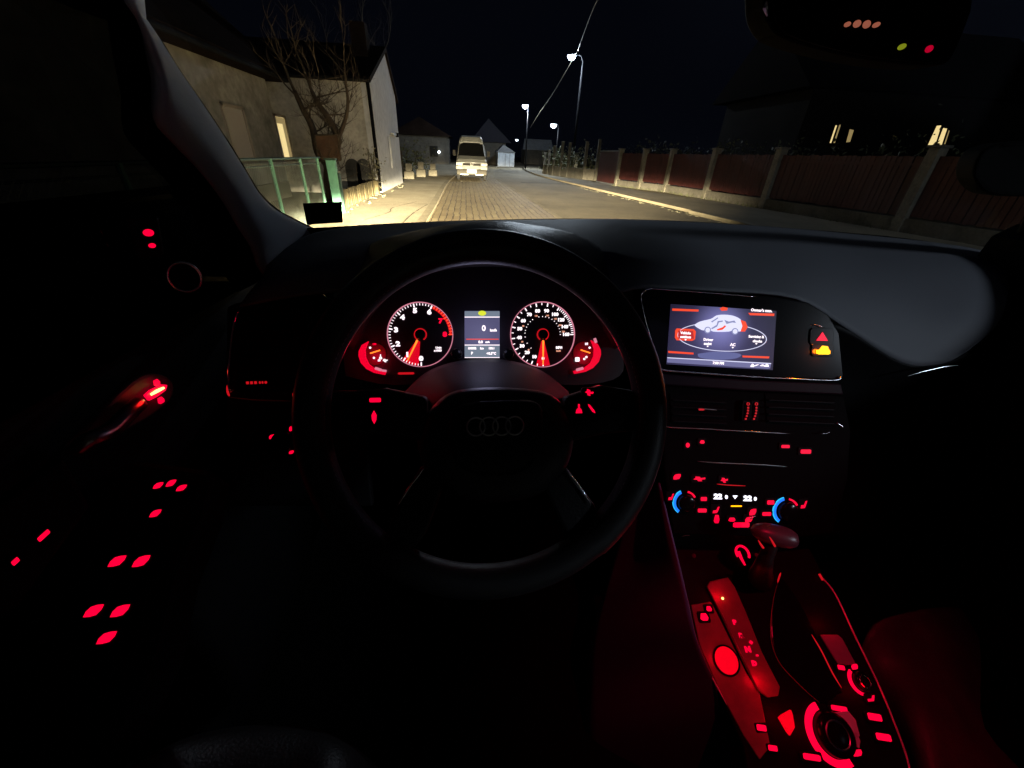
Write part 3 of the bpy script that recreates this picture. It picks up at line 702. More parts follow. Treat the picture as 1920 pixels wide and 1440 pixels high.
#CARPART
# =================================================================== OUR CAR (seen from the driver's seat)
car = thing('car', (.39, 0, 0), 'dark interior of the car we sit in, with red lit dials and buttons', 'car')
FC = Frame(at(905, 627, .56), 28, 0)
FS = Frame(at(1350, 630, .58), 28, 4)
FK = Frame(at(1480, 1200, .30), 65, 4)
FW = Frame(CAMP+Vector((.019, .323, -.231)), 30, 0)
FL = Frame(at(490, 700, .60), 25, -5)
FDA = Frame(atx(204, 1146, -.5), 72, 0, u=Vector((.94, -.34, 0)))
FDA = Frame(atx(204, 1146, -.36), u=Vector((1, 0, 0)), v=Vector((0, .93, .37)))
FDV = Frame(atx(285, 450, -.415), u=Vector((.45, .89, 0)), v=Vector((0, 0, 1)))
def patch(name, cols, m, parent=car, ku=5, kv=5, solid=.004, label=None, extra=None):
    C_ = [crom([at(*p) for p in c], kv) for c in cols]
    rows = []
    for j in range(len(C_[0])): rows.append(crom([c[j] for c in C_], ku))
    b = MB(); b.grid(rows); return b.build(name, m, parent, smooth=True, solid=solid, label=label)
def poly(fr, pts, h0, h1, name, m, parent=car, bevel=0, smooth_k=0, label=None):
    """outline given on the face plane of a real panel, built as a plate of real thickness"""
    P = [Vector((*fr.uv(x, y, h1), 0)) for x, y in pts]
    if smooth_k: P = crom(P+[P[0]], smooth_k)[:-1]
    b = MB(); b.prism([fr.p(p.x, p.y, h1) for p in P], fr.n*(h0-h1)); o = b.build(name, m, None, bevel=bevel, label=label)
    if parent is not None: (attach if parent.parent is None else (lambda a, c: attach2(a, c, None)))(o, parent)
    return o
def line(fr, pts, r, name, m, parent=car, h=.002, k=5, label=None, tape=True):
    P = crom([fr.px(x, y, h) for x, y in pts], k); n = len(P)
    rs = [r*(1 if not tape else min(1, .35+3*min(i, n-1-i)/n)) for i in range(n)]
    b = MB(); b.tube(P, rs, 8); o = b.build(name, m, None, smooth=True, label=label)
    (attach if parent.parent is None else (lambda a, c: attach2(a, c, None)))(o, parent); return o
SH = {
 'hex': [(-.5, -.25), (-.28, -.5), (.32, -.5), (.5, -.1), (.3, .5), (-.3, .5)],
 'leaf': [(-.5, -.5), (-.1, -.5), (.3, -.38), (.5, .08), (.5, .5), (.1, .5), (-.3, .36), (-.5, -.02)],
 'bar': [(-.5, -.35), (-.42, -.5), (.42, -.5), (.5, -.35), (.5, .35), (.42, .5), (-.42, .5), (-.5, .35)],
 'oval': [(.5*math.cos(2*PI*k/14), .5*math.sin(2*PI*k/14)) for k in range(14)],
 'tri': [(-.5, .5), (.5, .5), (0, -.5)], 'up': [(-.5, -.5), (.5, -.5), (0, .5)],
 'lens': [(0, -.5), (.35, -.2), (.42, .15), (0, .5), (-.42, .15), (-.35, -.2)],
 'fan': [(-.5, -.1), (-.3, .2), (-.35, .5), (.05, .45), (.1, .15), (.5, .3), (.5, -.05), (.15, -.15), (.25, -.5), (-.1, -.5), (-.15, -.2)],
 'seat': [(-.5, -.5), (.15, -.45), (.3, -.1), (.5, .5), (.25, .45), (.05, -.05), (-.45, -.1)],
 'car': [(-.5, -.5), (-.5, -.05), (-.3, 0), (-.1, .5), (.3, .45), (.42, 0), (.5, -.1), (.5, -.5)],
 'bell': [(-.5, -.5), (.5, -.5), (.35, -.05), (.12, .05), (.12, .5), (-.12, .5), (-.12, .05), (-.35, -.05)],
 'diag': [(-.5, -.5), (-.1, -.3), (.5, .35), (.45, .5), (.1, .35), (-.5, -.2)],
}
def unit(fr, px, py):
    a = fr.uv(px, py); b = fr.uv(px+1, py); c = fr.uv(px, py-1)
    return a, math.hypot(b[0]-a[0], b[1]-a[1]), math.hypot(c[0]-a[0], c[1]-a[1])
def sym(fr, px, py, w, h, kind, m, parent, hh=.003, rot=0, name='symbol', t=.0008):
    (u, v), su, sv = unit(fr, px, py); r = math.radians(rot); P = []
    for x, y in SH[kind]:
        X = x*w; Y = y*h; X, Y = X*math.cos(r)-Y*math.sin(r), X*math.sin(r)+Y*math.cos(r); P.append(fr.p(u+X*su, v+Y*sv, hh))
    b = MB(); b.prism(P, -fr.n*t); o = b.build(name, m, None)
    (attach if parent.parent is None else (lambda a, c: attach2(a, c, None)))(o, parent); return o
def button(fr, px, py, w, h, kind, m=None, pad=1.7, rot=0, cap='bar', name='button', parent=car, label=None, hh=.003, base=-.006):
    (u, v), su, sv = unit(fr, px, py); r = math.radians(rot); W = max(w*pad, w+8); Hh = max(h*pad, h+8); P = []
    for x, y in SH[cap]:
        X = x*W; Y = y*Hh; P.append(fr.p(u+X*su, v+Y*sv, hh-.0008))
    b = MB(); b.prism(P, fr.n*(base-hh+.0008)); o = b.build(name, M['black'], None, label=label, bevel=.0008)
    (attach if parent.parent is None else (lambda a, c: attach2(a, c, None)))(o, parent)
    if parent.parent is None: sym(fr, px, py, w, h, kind, m or M['red'], o, hh+.0004, rot)
    return o

# ---- dashboard
dcols = [
 [(500, 500, .78), (497, 512, .74), (490, 525, .70), (470, 548, .66), (450, 575, .64)],
 [(590, 438, .95), (590, 455, .87), (590, 476, .77), (585, 508, .68), (580, 552, .64)],
 [(750, 421, 1.06), (750, 433, .95), (745, 452, .82), (740, 490, .72), (735, 540, .68)],
 [(905, 415, 1.1), (905, 424, .98), (905, 442, .86), (905, 475, .74), (905, 520, .69)],
 [(1100, 412, 1.12), (1100, 425, .98), (1110, 448, .86), (1120, 490, .74), (1130, 548, .66)],
 [(1200, 413, 1.12), (1205, 430, .98), (1208, 455, .85), (1210, 492, .73), (1205, 540, .64)],
 [(1350, 420, 1.12), (1355, 440, .97), (1360, 466, .84), (1358, 502, .72), (1350, 546, .635)],
 [(1480, 429, 1.10), (1490, 450, .95), (1495, 478, .82), (1498, 516, .71), (1492, 560, .628)],
 [(1600, 440, 1.07), (1605, 465, .92), (1610, 500, .80), (1608, 550, .69), (1580, 612, .62)],
 [(1720, 452, 1.02), (1725, 480, .88), (1728, 520, .77), (1720, 590, .67), (1690, 680, .60)],
 [(1820, 466, .98), (1830, 492, .85), (1835, 535, .75), (1822, 600, .66), (1765, 682, .60)],
 [(1868, 482, .93), (1884, 508, .83), (1888, 550, .74), (1868, 608, .66), (1812, 660, .61)],
]
dash = patch('dashboard', dcols, M['dash'], ku=4, kv=5)
patch('dashboard_end_panel', [[(1868, 482, .93), (1884, 508, .83), (1888, 550, .74), (1868, 608, .66), (1812, 660, .61)], [(1880, 520, .95), (1900, 545, .85), (1905, 590, .75), (1885, 650, .68), (1830, 720, .63)]], M['matt'])
patch('lower_dashboard', [
 [(1480, 600, .64), (1490, 700, .62), (1500, 800, .60), (1500, 900, .58), (1480, 1010, .54)],
 [(1575, 612, .61), (1590, 700, .61), (1610, 800, .59), (1620, 900, .58), (1600, 1010, .55)],
 [(1690, 680, .60), (1695, 720, .60), (1700, 800, .60), (1690, 900, .60), (1660, 1010, .58)],
 [(1765, 682, .60), (1780, 720, .62), (1800, 800, .62), (1790, 900, .62), (1780, 1010, .6)],
 [(1812, 660, .61), (1850, 720, .63), (1880, 800, .63), (1880, 900, .62), (1880, 1010, .6)]], M['black'], label='passenger side lower dashboard')
line(Frame(at(1750, 695, .575), 10, 0), [(1700, 706), (1722, 699), (1750, 692), (1775, 687), (1798, 685)], .0016, 'trim_strip', M['chrome'], label='bright strip ahead of the passenger')
patch('windscreen_base', [[(470, 430, .90), (460, 500, 1.0)], [(590, 428, 1.06), (590, 470, 1.1)], [(750, 419, 1.14), (750, 470, 1.2)], [(905, 413, 1.17), (905, 470, 1.2)], [(1100, 410.5, 1.18), (1100, 470, 1.22)], [(1300, 416, 1.18), (1300, 470, 1.22)], [(1500, 430, 1.15), (1500, 480, 1.2)], [(1700, 448, 1.08), (1700, 500, 1.15)], [(1880, 478, .99), (1880, 540, 1.1)]], M['matt'])
# visor over the dials
hf = [(650, 648), (668, 590), (722, 522), (800, 472), (905, 452), (1005, 467), (1090, 520), (1140, 588), (1162, 648)]
hr = [(648, 645), (660, 570), (712, 496), (800, 443), (905, 420), (985, 427), (1080, 466), (1150, 570), (1168, 645)]
hb = [(630, 600), (632, 520), (690, 462), (790, 432), (905, 418), (1000, 424), (1100, 450), (1175, 520), (1190, 600)]
hi = [(672, 660), (690, 600), (740, 545), (810, 510), (905, 498), (1000, 508), (1075, 545), (1125, 600), (1145, 660)]
patch('dial_visor', [[(*hb[i], .80), (*hr[i], .63), (*hf[i], .54), (*hf[i], .542), (*hi[i], .565)] for i in range(9)], M['leather'], ku=4, kv=4)
# dial carrier
carrier = poly(FC, [(648, 705), (645, 655), (668, 595), (722, 528), (800, 490), (905, 478), (1005, 488), (1090, 528), (1142, 595), (1165, 655), (1162, 705), (1080, 722), (905, 712), (740, 722)], -.012, -.002, 'dial_carrier', M['dial'], smooth_k=4)

def dial(cx, cy, rpx, name):
    (u, v), su, sv = unit(FC, cx, cy); r = rpx*su
    b = MB(); b.ring(FC, u, v, 0, r, -.0015, .0, n=64); face = b.build(name, M['dial'], car)
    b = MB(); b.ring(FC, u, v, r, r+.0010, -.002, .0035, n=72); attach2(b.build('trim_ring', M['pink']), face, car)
    return face, u, v, su, r
def pol(u, v, r, deg):  # clockwise angle from straight down
    a = math.radians(deg); return u-math.sin(a)*r, v-math.cos(a)*r
def ticks(face, u, v, angs, r0, r1, w, m, name='scale'):
    b = MB()
    for k, a in enumerate(angs):
        R1 = r1; R0 = r0[k] if isinstance(r0, list) else r0; ww = w[k] if isinstance(w, list) else w
        x0, y0 = pol(u, v, R0, a); x1, y1 = pol(u, v, R1, a); t = math.radians(a); sx, sy = math.cos(t)*ww/2, -math.sin(t)*ww/2
        P = [FC.p(x0-sx, y0-sy, .0012), FC.p(x0+sx, y0+sy, .0012), FC.p(x1+sx, y1+sy, .0012), FC.p(x1-sx, y1-sy, .0012)]
        b.prism(P, -FC.n*.001)
    attach2(b.build(name, m), face, car)
def needle(face, u, v, ang, r0, r1, w, m, glow=None, ga=(9, 14), hub=True):
    b = MB(); a = math.radians(ang); x0, y0 = pol(u, v, r0, ang); x1, y1 = pol(u, v, r1, ang); sx, sy = math.cos(a)*w/2, -math.sin(a)*w/2
    b.prism([FC.p(x0-sx, y0-sy, .006), FC.p(x0+sx, y0+sy, .006), FC.p(x1+sx*.5, y1+sy*.5, .006), FC.p(x1-sx*.5, y1-sy*.5, .006)], -FC.n*.0015)
    attach2(b.build('needle', m), face, car)
    if hub:
        b = MB(); b.lathe(FC.p(u, v, 0), FC.n, [(0, .009), (.0065, .0085), (.0078, .006), (.0078, .001), (0, .001)], 28); attach2(b.build('needle_hub', M['gloss']), face, car)
        b = MB(); b.ring(FC, u, v, .0082, .0098, .001, .0028, a0=-150, a1=150, n=40); attach2(b.build('hub_ring', M['redsoft']), face, car)
    if glow:
        b = MB(); b.ring(FC, u, v, .0105, glow, .0003, .0007, a0=180+ang-ga[0], a1=180+ang+ga[1], n=12); attach2(b.build('needle_glow', M['needleglow']), face, car)  # glowing sector paints the needle's red light onto the dial
M['needleglow'] = E('lit_needle_glow', (1, .0, .02), .75)
M['mi1'] = E('mirror_reflex_orange', (1, .3, .18), .28); M['mi2'] = E('mirror_reflex_green', (.6, .7, .03), .3); M['mi3'] = E('mirror_reflex_red', (1, .0, .05), .4)  # emissive colours for the lights reflected in the rear view mirror
# rev counter
f1, u, v, su, r = dial(788.5, 627.5, 60.5, 'rev_counter')
U_ = su
A_ = [i*33.75/6 for i in range(0, 6*6+1)]; maj = [i % 6 == 0 for i in range(len(A_))]
ticks(f1, u, v, A_, [r-.0062 if q else r-.0040 for q in maj], r-.0008, [.0018 if q else .0009 for q in maj], M['white'])
A2 = [202.5+i*33.75/6 for i in range(1, 13)]
ticks(f1, u, v, A2, [r-.0058 if i % 6 == 5 else r-.004 for i in range(12)], r-.0008, .0010, M['redhot'])
b = MB(); b.ring(FC, u, v, r-.0052, r-.0008, .0003, .0008, a0=180+204, a1=180+271, n=40); attach2(b.build('red_zone', M['redsoft']), f1, car)
for k, ch in enumerate('012345678'):
    x, y = pol(u, v, 46*su, k*33.75)
    text(ch, FC, x, y, .0098, M['white'] if k < 7 else M['red'], 'numeral', f1, h=.001, bold=.0006, squash=1.25)
text('1/min', FC, *FC.uv(822, 652), .0042, M['white'], 'lettering', f1, h=.001, bold=.0002); text('x1000', FC, *FC.uv(821, 657.5), .0046, M['white'], 'lettering', f1, h=.001, bold=.0002)
needle(f1, u, v, 26.6, 12*su, 55*su, .0026, M['needle'], glow=r-.001, ga=(22, 10))
# speedometer
f2, u, v, su, r = dial(1017.5, 627.5, 59, 'speedometer')
sp = {0: 0, 10: 22, 20: 42, 30: 62, 40: 83, 50: 104, 60: 125, 70: 146, 80: 168, 90: 190, 100: 212, 120: 232, 140: 251, 160: 270}
ks = sorted(sp); A_ = []; mj = []
for a, c in zip(ks, ks[1:]):
    n_ = 2 if c <= 100 else 5
    for i in range(n_): A_.append(sp[a]+(sp[c]-sp[a])*i/n_); mj.append(i == 0)
A_.append(270); mj.append(True)
ticks(f2, u, v, A_, [r-.006 if q else r-.0042 for q in mj], r-.0008, [.0016 if q else .0010 for q in mj], M['white'])
ticks(f2, u, v, [sp[k] for k in ks if k > 10]+[sp[80]+12, sp[90]+11, 222, 242, 261, 95, 115, 136], 34*su-.0015, 34*su, .0008, M['white'])
for k in ks:
    x, y = pol(u, v, 44*su if k < 100 else 43.5*su, sp[k]); text(str(k), FC, x, y, .0068, M['white'], 'numeral', f2, h=.001, bold=.00038, squash=1.12)
M['peach'] = E('lit_peach', (1, .42, .28), .9)
for t_, (x, y) in {'60': (979, 641), '80': (981, 611.5), '120': (1005, 592.5), '140': (1026, 592), '160': (1041, 598), '200': (1050, 610), '220': (1056, 622), '40': (991, 656)}.items():
    text(t_, FC, *FC.uv(x, y), .0033, M['peach'], 'numeral', f2, h=.0011, bold=.00015)
text('MPH', FC, *FC.uv(1048, 652), .0050, M['white'], 'lettering', f2, h=.001, bold=.0003); text('km/h', FC, *FC.uv(1047, 658), .0036, M['peach'], 'lettering', f2, h=.001, bold=.0002)
needle(f2, u, v, 1, 11*su, 56*su, .0026, M['needle'], glow=r-.001, ga=(14, 12))
# small gauges
for side, nm, cx, cy in ((-1, 'temperature_gauge', 703, 664), (1, 'fuel_gauge', 1096, 662)):
    (u, v), su, sv = unit(FC, cx, cy)
    b = MB(); b.ring(FC, u, v, 0, 21*su, -.0014, .0004, n=40); fg = b.build(nm, M['dialred'], car)
    X = lambda x: cx+side*x*1.0
    outer = [(X(13), cy-24), (X(25), cy-17), (X(30.5), cy-6), (X(31), cy+3), (X(27), cy+16), (X(16), cy+28), (X(2), cy+35), (X(-18), cy+39)]
    inner = [(X(-20), cy+34), (X(0), cy+28), (X(12), cy+19), (X(18), cy+6), (X(19), cy-8), (X(16), cy-17)]
    o = poly(FC, outer+inner, .0, .006, 'lit_rim', M['redrim'] if 'redrim' in M else M.setdefault('redrim', E('lit_red_rim', (1, .0, .03), .85)), fg)
    if side < 0:
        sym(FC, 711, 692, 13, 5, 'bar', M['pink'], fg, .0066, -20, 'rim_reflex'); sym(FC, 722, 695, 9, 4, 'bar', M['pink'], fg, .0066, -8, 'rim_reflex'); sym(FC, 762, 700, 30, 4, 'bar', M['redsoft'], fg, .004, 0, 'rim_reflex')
        segs = (((694, 662.5), (712.5, 656.7)),); dots = ((694.5, 652), (701.6, 671)); text('130', FC, *FC.uv(702, 645.5), .0038, M['red'], 'numeral', fg, bold=.0002); sym(FC, 714, 669, 6, 9, 'bell', M['white'], fg, .002); sym(FC, 722.5, 676, 9, 6, 'fan', M['white'], fg, .002); text('50', FC, *FC.uv(711, 676), .004, M['white'], 'numeral', fg, bold=.0002)
    else:
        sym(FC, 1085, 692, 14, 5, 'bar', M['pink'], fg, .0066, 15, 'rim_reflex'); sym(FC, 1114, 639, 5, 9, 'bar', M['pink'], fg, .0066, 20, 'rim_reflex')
        segs = (((1106.5, 661.8), (1089, 656)),); dots = ((1105, 652), (1099, 669.5), (1095, 673)); text('1/1', FC, *FC.uv(1099.5, 645), .0046, M['white'], 'numeral', fg, bold=.0003); sym(FC, 1082, 674, 8, 8, 'bar', M['white'], fg, .002)
    b = MB(); b.tube([FC.px(*segs[0][0], .005), FC.px(*segs[0][1], .005)], .0010, 6); attach2(b.build('needle', M['needle']), fg, car)
    for d in dots: sym(FC, *d, 4, 4, 'oval', M['white'], fg, .002, name='scale')
# trip computer display
b = MB(); A, B, C_, D = [FC.px(*p, .001) for p in ((871, 583), (937, 583), (937, 671), (871, 671))]
b.prism([A, B, C_, D], -FC.n*.003); trip = b.build('trip_display', M['lcd'], car)
def tquad(x0, y0, x1, y1, m, nm, h=.0014, fr=FC, par=None):
    P = [fr.px(*p, h) for p in ((x0, y0), (x1, y0), (x1, y1), (x0, y1))]; b = MB(); b.prism(P, -fr.n*.0003); attach2(b.build(nm, m), par or trip, car)
tquad(871.3, 583.5, 936.7, 593.6, M['lcdbar'], 'header_bar'); tquad(871.3, 593.8, 936.7, 595.2, M['white'], 'divider', .0016)
tquad(874, 635.2, 935, 636.8, M['navred'], 'divider', .0016); tquad(871.3, 646.3, 936.7, 647.6, M['white'], 'divider', .0016)
tquad(871.3, 648, 936.7, 670.2, M['lcdbar'], 'footer_bar'); tquad(871.3, 669.8, 936.7, 670.9, M['white'], 'divider', .0016)
sym(FC, 904, 587.5, 15, 9.5, 'oval', M['yellow'], trip, .0022, name='bulb_warning_symbol')
for s_, x, y, z in (('0', 907, 616, .0125), ('km/h', 925, 619.5, .0052), ('0.0', 901, 641.5, .0056), ('mph', 914, 641.5, .0036), ('130882', 885, 653.3, .0044), ('km', 903.5, 653.3, .0044), ('138.1', 921.5, 653.3, .0044), ('P', 885, 662.5, .0056), ('+0.5\u00b0C', 921, 663, .0052)):
    text(s_, FC, *FC.uv(x, y), z, M['white'], 'lettering', trip, h=.0018, bold=.0003)
for x in (856.5, 952.5):
    (u, v), su, sv = unit(FC, x, 664)
    b = MB(); b.lathe(FC.p(u, v, 0), FC.n, [(0, .014), (.0065, .0135), (.0078, .012), (.0078, 0)], 24); kb = b.build('reset_knob', M['gloss'], car, smooth=True)
    b = MB(); b.lathe(FC.p(u, v, 0), FC.n, [(.0079, .001), (.0092, .001), (.0092, .004), (.0079, .004)], 24); attach2(b.build('knob_ring', M['chrome']), kb, car)

# ---- column shroud, stalks
patch('column_shroud', [[(760, 735, .50), (765, 790, .46), (800, 860, .43)], [(800, 700, .53), (810, 750, .46), (840, 800, .42)], [(850, 681, .53), (860, 730, .45), (880, 780, .41)], [(905, 675, .53), (910, 725, .45), (925, 775, .405)], [(960, 679, .53), (965, 730, .45), (975, 780, .41)], [(1015, 697, .53), (1025, 745, .46), (1025, 800, .42)], [(1065, 735, .50), (1075, 790, .46), (1060, 860, .43)]], M['shroud'] if 'shroud' in M else M.setdefault('shroud', mat('shroud_plastic', (.035, .035, .038), .6, bump=(700, .0004))))
for side, pts in (('l', [(800, 760, .46), (730, 750, .46), (650, 745, .45), (610, 748, .44)]), ('r', [(1040, 760, .46), (1100, 752, .46), (1150, 755, .45), (1172, 768, .44)])):
    b = MB(); b.tube(crom([at(*p) for p in pts], 5), [.008]*14+[.0085, .006], 10, flat=1.3); b.build('control_stalk', M['black'], car, smooth=True)
    q = at(*pts[-1]); b = MB(); b.lathe(q, Vector((-1 if side == 'l' else 1, 0, 0)), [(0, .004), (.004, .003), (.0065, -.002), (.0065, -.004)], 14); b.build('stalk_tip', M['chrome'], car, smooth=True)

# ---- steering wheel
RR = .1735; N_ = 120; b = MB(); rows = []
for i in range(N_):
    a = 2*PI*i/N_; c = Vector((math.sin(a), math.cos(a)))
    row = []
    for k in range(16):
        t = 2*PI*k/16; rr = .0162*(1+.05*math.cos(2*t)); x = RR+rr*math.cos(t); row.append(FW.p(c.x*x, c.y*x*(1.0 if c.y > -.8 else .985), rr*math.sin(t)*1.15))
    rows.append(row)
rows.append(rows[0]); b.grid(rows, cyc=True); wheel = b.build('steering_wheel', M['wheel'], car, smooth=True)
b = MB(); n_ = 190
for i in range(n_):
    a = 2*PI*i/n_; a2 = a+2*PI/n_*.55; t = math.radians(155); x = RR+.0164*math.cos(t); h = .0188*math.sin(t)
    b.tube([FW.p(math.sin(a)*x, math.cos(a)*x, h), FW.p(math.sin(a2)*x, math.cos(a2)*x, h)], .00045, 5)
attach2(b.build('stitching', M['stitch']), wheel, car)
hubp = [(800, 778), (838, 742), (890, 730), (975, 730), (1035, 742), (1070, 780), (1077, 830), (1060, 885), (1010, 930), (925, 945), (845, 930), (800, 885), (783, 830)]
P = crom([Vector((*FW.uv(x, y, -.005), 0)) for x, y in hubp+[hubp[0]]], 4)[:-1]; cen = sum(P, Vector())/len(P)
b = MB(); b.grid([[FW.p(cen.x+(p.x-cen.x)*s_, cen.y+(p.y-cen.y)*s_, h) for p in P] for s_, h in ((1.0, -.04), (1.02, -.015), (.98, -.005), (.9, .002), (.7, .005), (.0, .006))], cyc=True)
attach2(b.build('airbag_housing', M['wheel'], smooth=True), wheel, car)
cov = [(868, 758), (905, 752), (985, 751), (1008, 757), (1016, 775), (1012, 830), (985, 880), (925, 890), (868, 880), (840, 830), (845, 775)]
P = crom([Vector((*FW.uv(x, y, .01), 0)) for x, y in cov+[cov[0]]], 5)[:-1]; cen = sum(P, Vector())/len(P)
b = MB(); b.grid([[FW.p(cen.x+(p.x-cen.x)*s_, cen.y+(p.y-cen.y)*s_, h) for p in P] for s_, h in ((1.0, .002), (1.0, .012), (.975, .0155), (.9, .018), (.5, .021), (.0, .022))], cyc=True)
attach2(b.build('airbag_cover', M['leather'], smooth=True), wheel, car)
line(FW, [(975, 750), (995, 752), (1010, 759), (1017, 772)], .0006, 'cover_highlight', M['alu'], wheel, h=.0165)  # thin bright tube drawn for the highlight along the cover edge
# four interlocked rings
b = MB(); (u0, v0), su, sv = unit(FW, 926, 794)
for k in range(4):
    cu_ = u0+(k-1.5)*.0125; n2 = 28
    b.tube([FW.p(cu_+.0088*math.cos(2*PI*i/n2), v0+.0088*math.sin(2*PI*i/n2), .0235+.0006*math.sin(2*PI*i/n2+k)) for i in range(n2)], .0010, 6, close=True)
attach2(b.build('ring_emblem', mat('emblem_chrome', (.9, .9, .92), .38, 1), smooth=True), wheel, car)
def spoke(pts, h, name='spoke', m='leather', bevel=.004, th=.02):
    P = [Vector((*FW.uv(x, y, h), 0)) for x, y in pts]; b = MB(); b.prism([FW.p(p.x, p.y, h) for p in P], -FW.n*th); attach2(b.build(name, M[m], bevel=bevel), wheel, car)
spoke([(640, 735), (720, 728), (800, 745), (800, 830), (730, 815), (632, 815)], -.004)
spoke([(1210, 735), (1130, 722), (1060, 745), (1070, 830), (1130, 815), (1225, 805)], -.004)
spoke([(1015, 905), (1062, 875), (1115, 945), (1140, 1010), (1100, 1050), (1060, 1000)], -.004)
spoke([(835, 905), (790, 875), (745, 945), (720, 1010), (760, 1050), (800, 1000)], -.004)
line(FW, [(1060, 878), (1075, 897), (1092, 920), (1108, 945)], .0014, 'spoke_trim', M['chrome'], wheel, h=.000, label='bright trim on the lower right spoke')
line(FW, [(795, 878), (780, 897), (763, 920), (748, 945)], .0014, 'spoke_trim', M['chrome'], wheel, h=.000)
for x, y, w, h, k, rt in ((704, 750, 21, 8, 'bar', 0), (702, 782, 11, 25, 'lens', 0), (1104, 736, 15, 11, 'fan', -15), (1085, 766, 12, 17, 'bell', 0), (1109, 766, 9, 20, 'diag', 60)):
    o = button(FW, x, y, w, h, k, name='wheel_button', parent=wheel, hh=.001, base=-.006)
    sym(FW, x, y, w, h, k, M['red'], wheel, .0016, rt, name='button_symbol')

# ---- centre: screen bezel and screen
bez = [(1203, 556), (1213, 543), (1250, 542), (1340, 548), (1450, 556), (1515, 567), (1553, 590), (1574, 625), (1582, 705), (1572, 712), (1400, 706), (1245, 694), (1236, 688), (1222, 640)]
bezel = poly(FS, bez, -.02, .0, 'screen_bezel', M['gloss'], bevel=.002)
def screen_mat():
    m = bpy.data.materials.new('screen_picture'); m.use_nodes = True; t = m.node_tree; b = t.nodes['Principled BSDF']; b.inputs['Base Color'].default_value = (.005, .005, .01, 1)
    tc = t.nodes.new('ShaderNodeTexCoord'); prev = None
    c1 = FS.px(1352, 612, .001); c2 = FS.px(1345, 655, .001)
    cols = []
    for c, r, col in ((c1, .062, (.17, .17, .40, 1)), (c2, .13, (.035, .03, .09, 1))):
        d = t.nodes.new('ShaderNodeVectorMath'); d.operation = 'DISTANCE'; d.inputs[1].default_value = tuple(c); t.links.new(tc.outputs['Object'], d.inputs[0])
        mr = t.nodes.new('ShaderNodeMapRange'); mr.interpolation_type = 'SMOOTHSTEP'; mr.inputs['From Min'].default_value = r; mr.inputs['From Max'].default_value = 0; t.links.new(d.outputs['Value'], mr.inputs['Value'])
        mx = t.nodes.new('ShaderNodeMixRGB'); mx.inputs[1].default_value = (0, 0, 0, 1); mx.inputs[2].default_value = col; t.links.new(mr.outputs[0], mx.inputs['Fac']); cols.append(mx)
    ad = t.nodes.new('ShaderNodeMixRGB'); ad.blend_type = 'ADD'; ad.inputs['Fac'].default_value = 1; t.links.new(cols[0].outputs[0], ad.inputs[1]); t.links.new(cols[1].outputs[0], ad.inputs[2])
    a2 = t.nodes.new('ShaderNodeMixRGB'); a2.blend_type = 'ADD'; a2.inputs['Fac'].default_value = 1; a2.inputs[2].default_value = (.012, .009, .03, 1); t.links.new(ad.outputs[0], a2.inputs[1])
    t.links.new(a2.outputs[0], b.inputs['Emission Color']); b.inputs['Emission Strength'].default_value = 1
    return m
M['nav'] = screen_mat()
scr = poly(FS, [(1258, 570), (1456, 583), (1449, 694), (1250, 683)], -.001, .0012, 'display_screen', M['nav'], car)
def lp(x, y, h=.002): return FS.px(x, y, h)
def SP(s, t):  # 0..1 across, 0..1 down on the screen
    TL, TR, BR, BL = Vector((1258, 570)), Vector((1456, 583)), Vector((1449, 694)), Vector((1250, 683))
    p = TL.lerp(TR, s).lerp(BL.lerp(BR, s), t); return p.x, p.y
# coordinates below: photo crop (x-1200)*4.8, (y-530)*4.8
def q(x, y): return (1200+x/4.8, 530+y/4.8)
def scrpoly(pts, m, nm, h=.0018, t=.0004, k=0):
    P = [Vector((*FS.uv(*q(*p), h), 0)) for p in pts]
    if k: P = crom(P+[P[0]], k)[:-1]
    b = MB(); b.prism([FS.p(p.x, p.y, h) for p in P], -FS.n*t); attach2(b.build(nm, m), scr, car)
scrpoly([(520, 640), (700, 620), (900, 640), (870, 680), (700, 695), (540, 675)], M['navglow'], 'floor_glow', .0016, .0002, 3)
scrpoly([(247, 674), (1180, 728), (1172, 772), (1150, 776), (243, 718)], M['navbar'], 'status_bar', .0018)
scrpoly([(247, 672), (1180, 724), (1180, 732), (247, 679)], M['navcar'], 'status_line', .0021)
for P in (((292, 232), (528, 242), (526, 260), (290, 252)), ((975, 272), (1210, 278), (1208, 300), (990, 292)), ((253, 614), (482, 630), (482, 646), (256, 632)), ((922, 656), (1165, 664), (1160, 682), (925, 672))): scrpoly(P, M['navred'], 'menu_line')
scrpoly([(718, 232), (745, 218), (790, 226), (785, 250), (735, 254)], M['navred'], 'car_symbol')
b = MB(); el = []
for i in range(64):
    a = 2*PI*i/64; el.append(FS.px(*q(738+400*math.cos(a)+math.sin(a)*-8, 490+125*math.sin(a)+22*math.cos(a)), .0022))
b.tube(el, .0006, 6, close=True); attach2(b.build('menu_ring', M['navcar']), scr, car)
scrpoly([(490, 380), (540, 350), (640, 325), (690, 295), (760, 288), (840, 298), (905, 330), (930, 380), (925, 425), (890, 440), (840, 425), (800, 440), (660, 440), (610, 410), (570, 430), (510, 400)], M['navcar'], 'car_picture', .0026, .0004, 3)
scrpoly([(905, 335), (950, 350), (970, 400), (945, 440), (905, 440), (922, 390)], M['navred'], 'car_picture', .0029)
scrpoly([(640, 350), (700, 312), (705, 320), (650, 358)], M['navshade'], 'car_picture', .0032); scrpoly([(640, 410), (690, 380), (700, 345), (745, 340), (745, 352), (710, 358), (695, 395), (650, 418)], M['navshade'], 'car_picture', .0032)
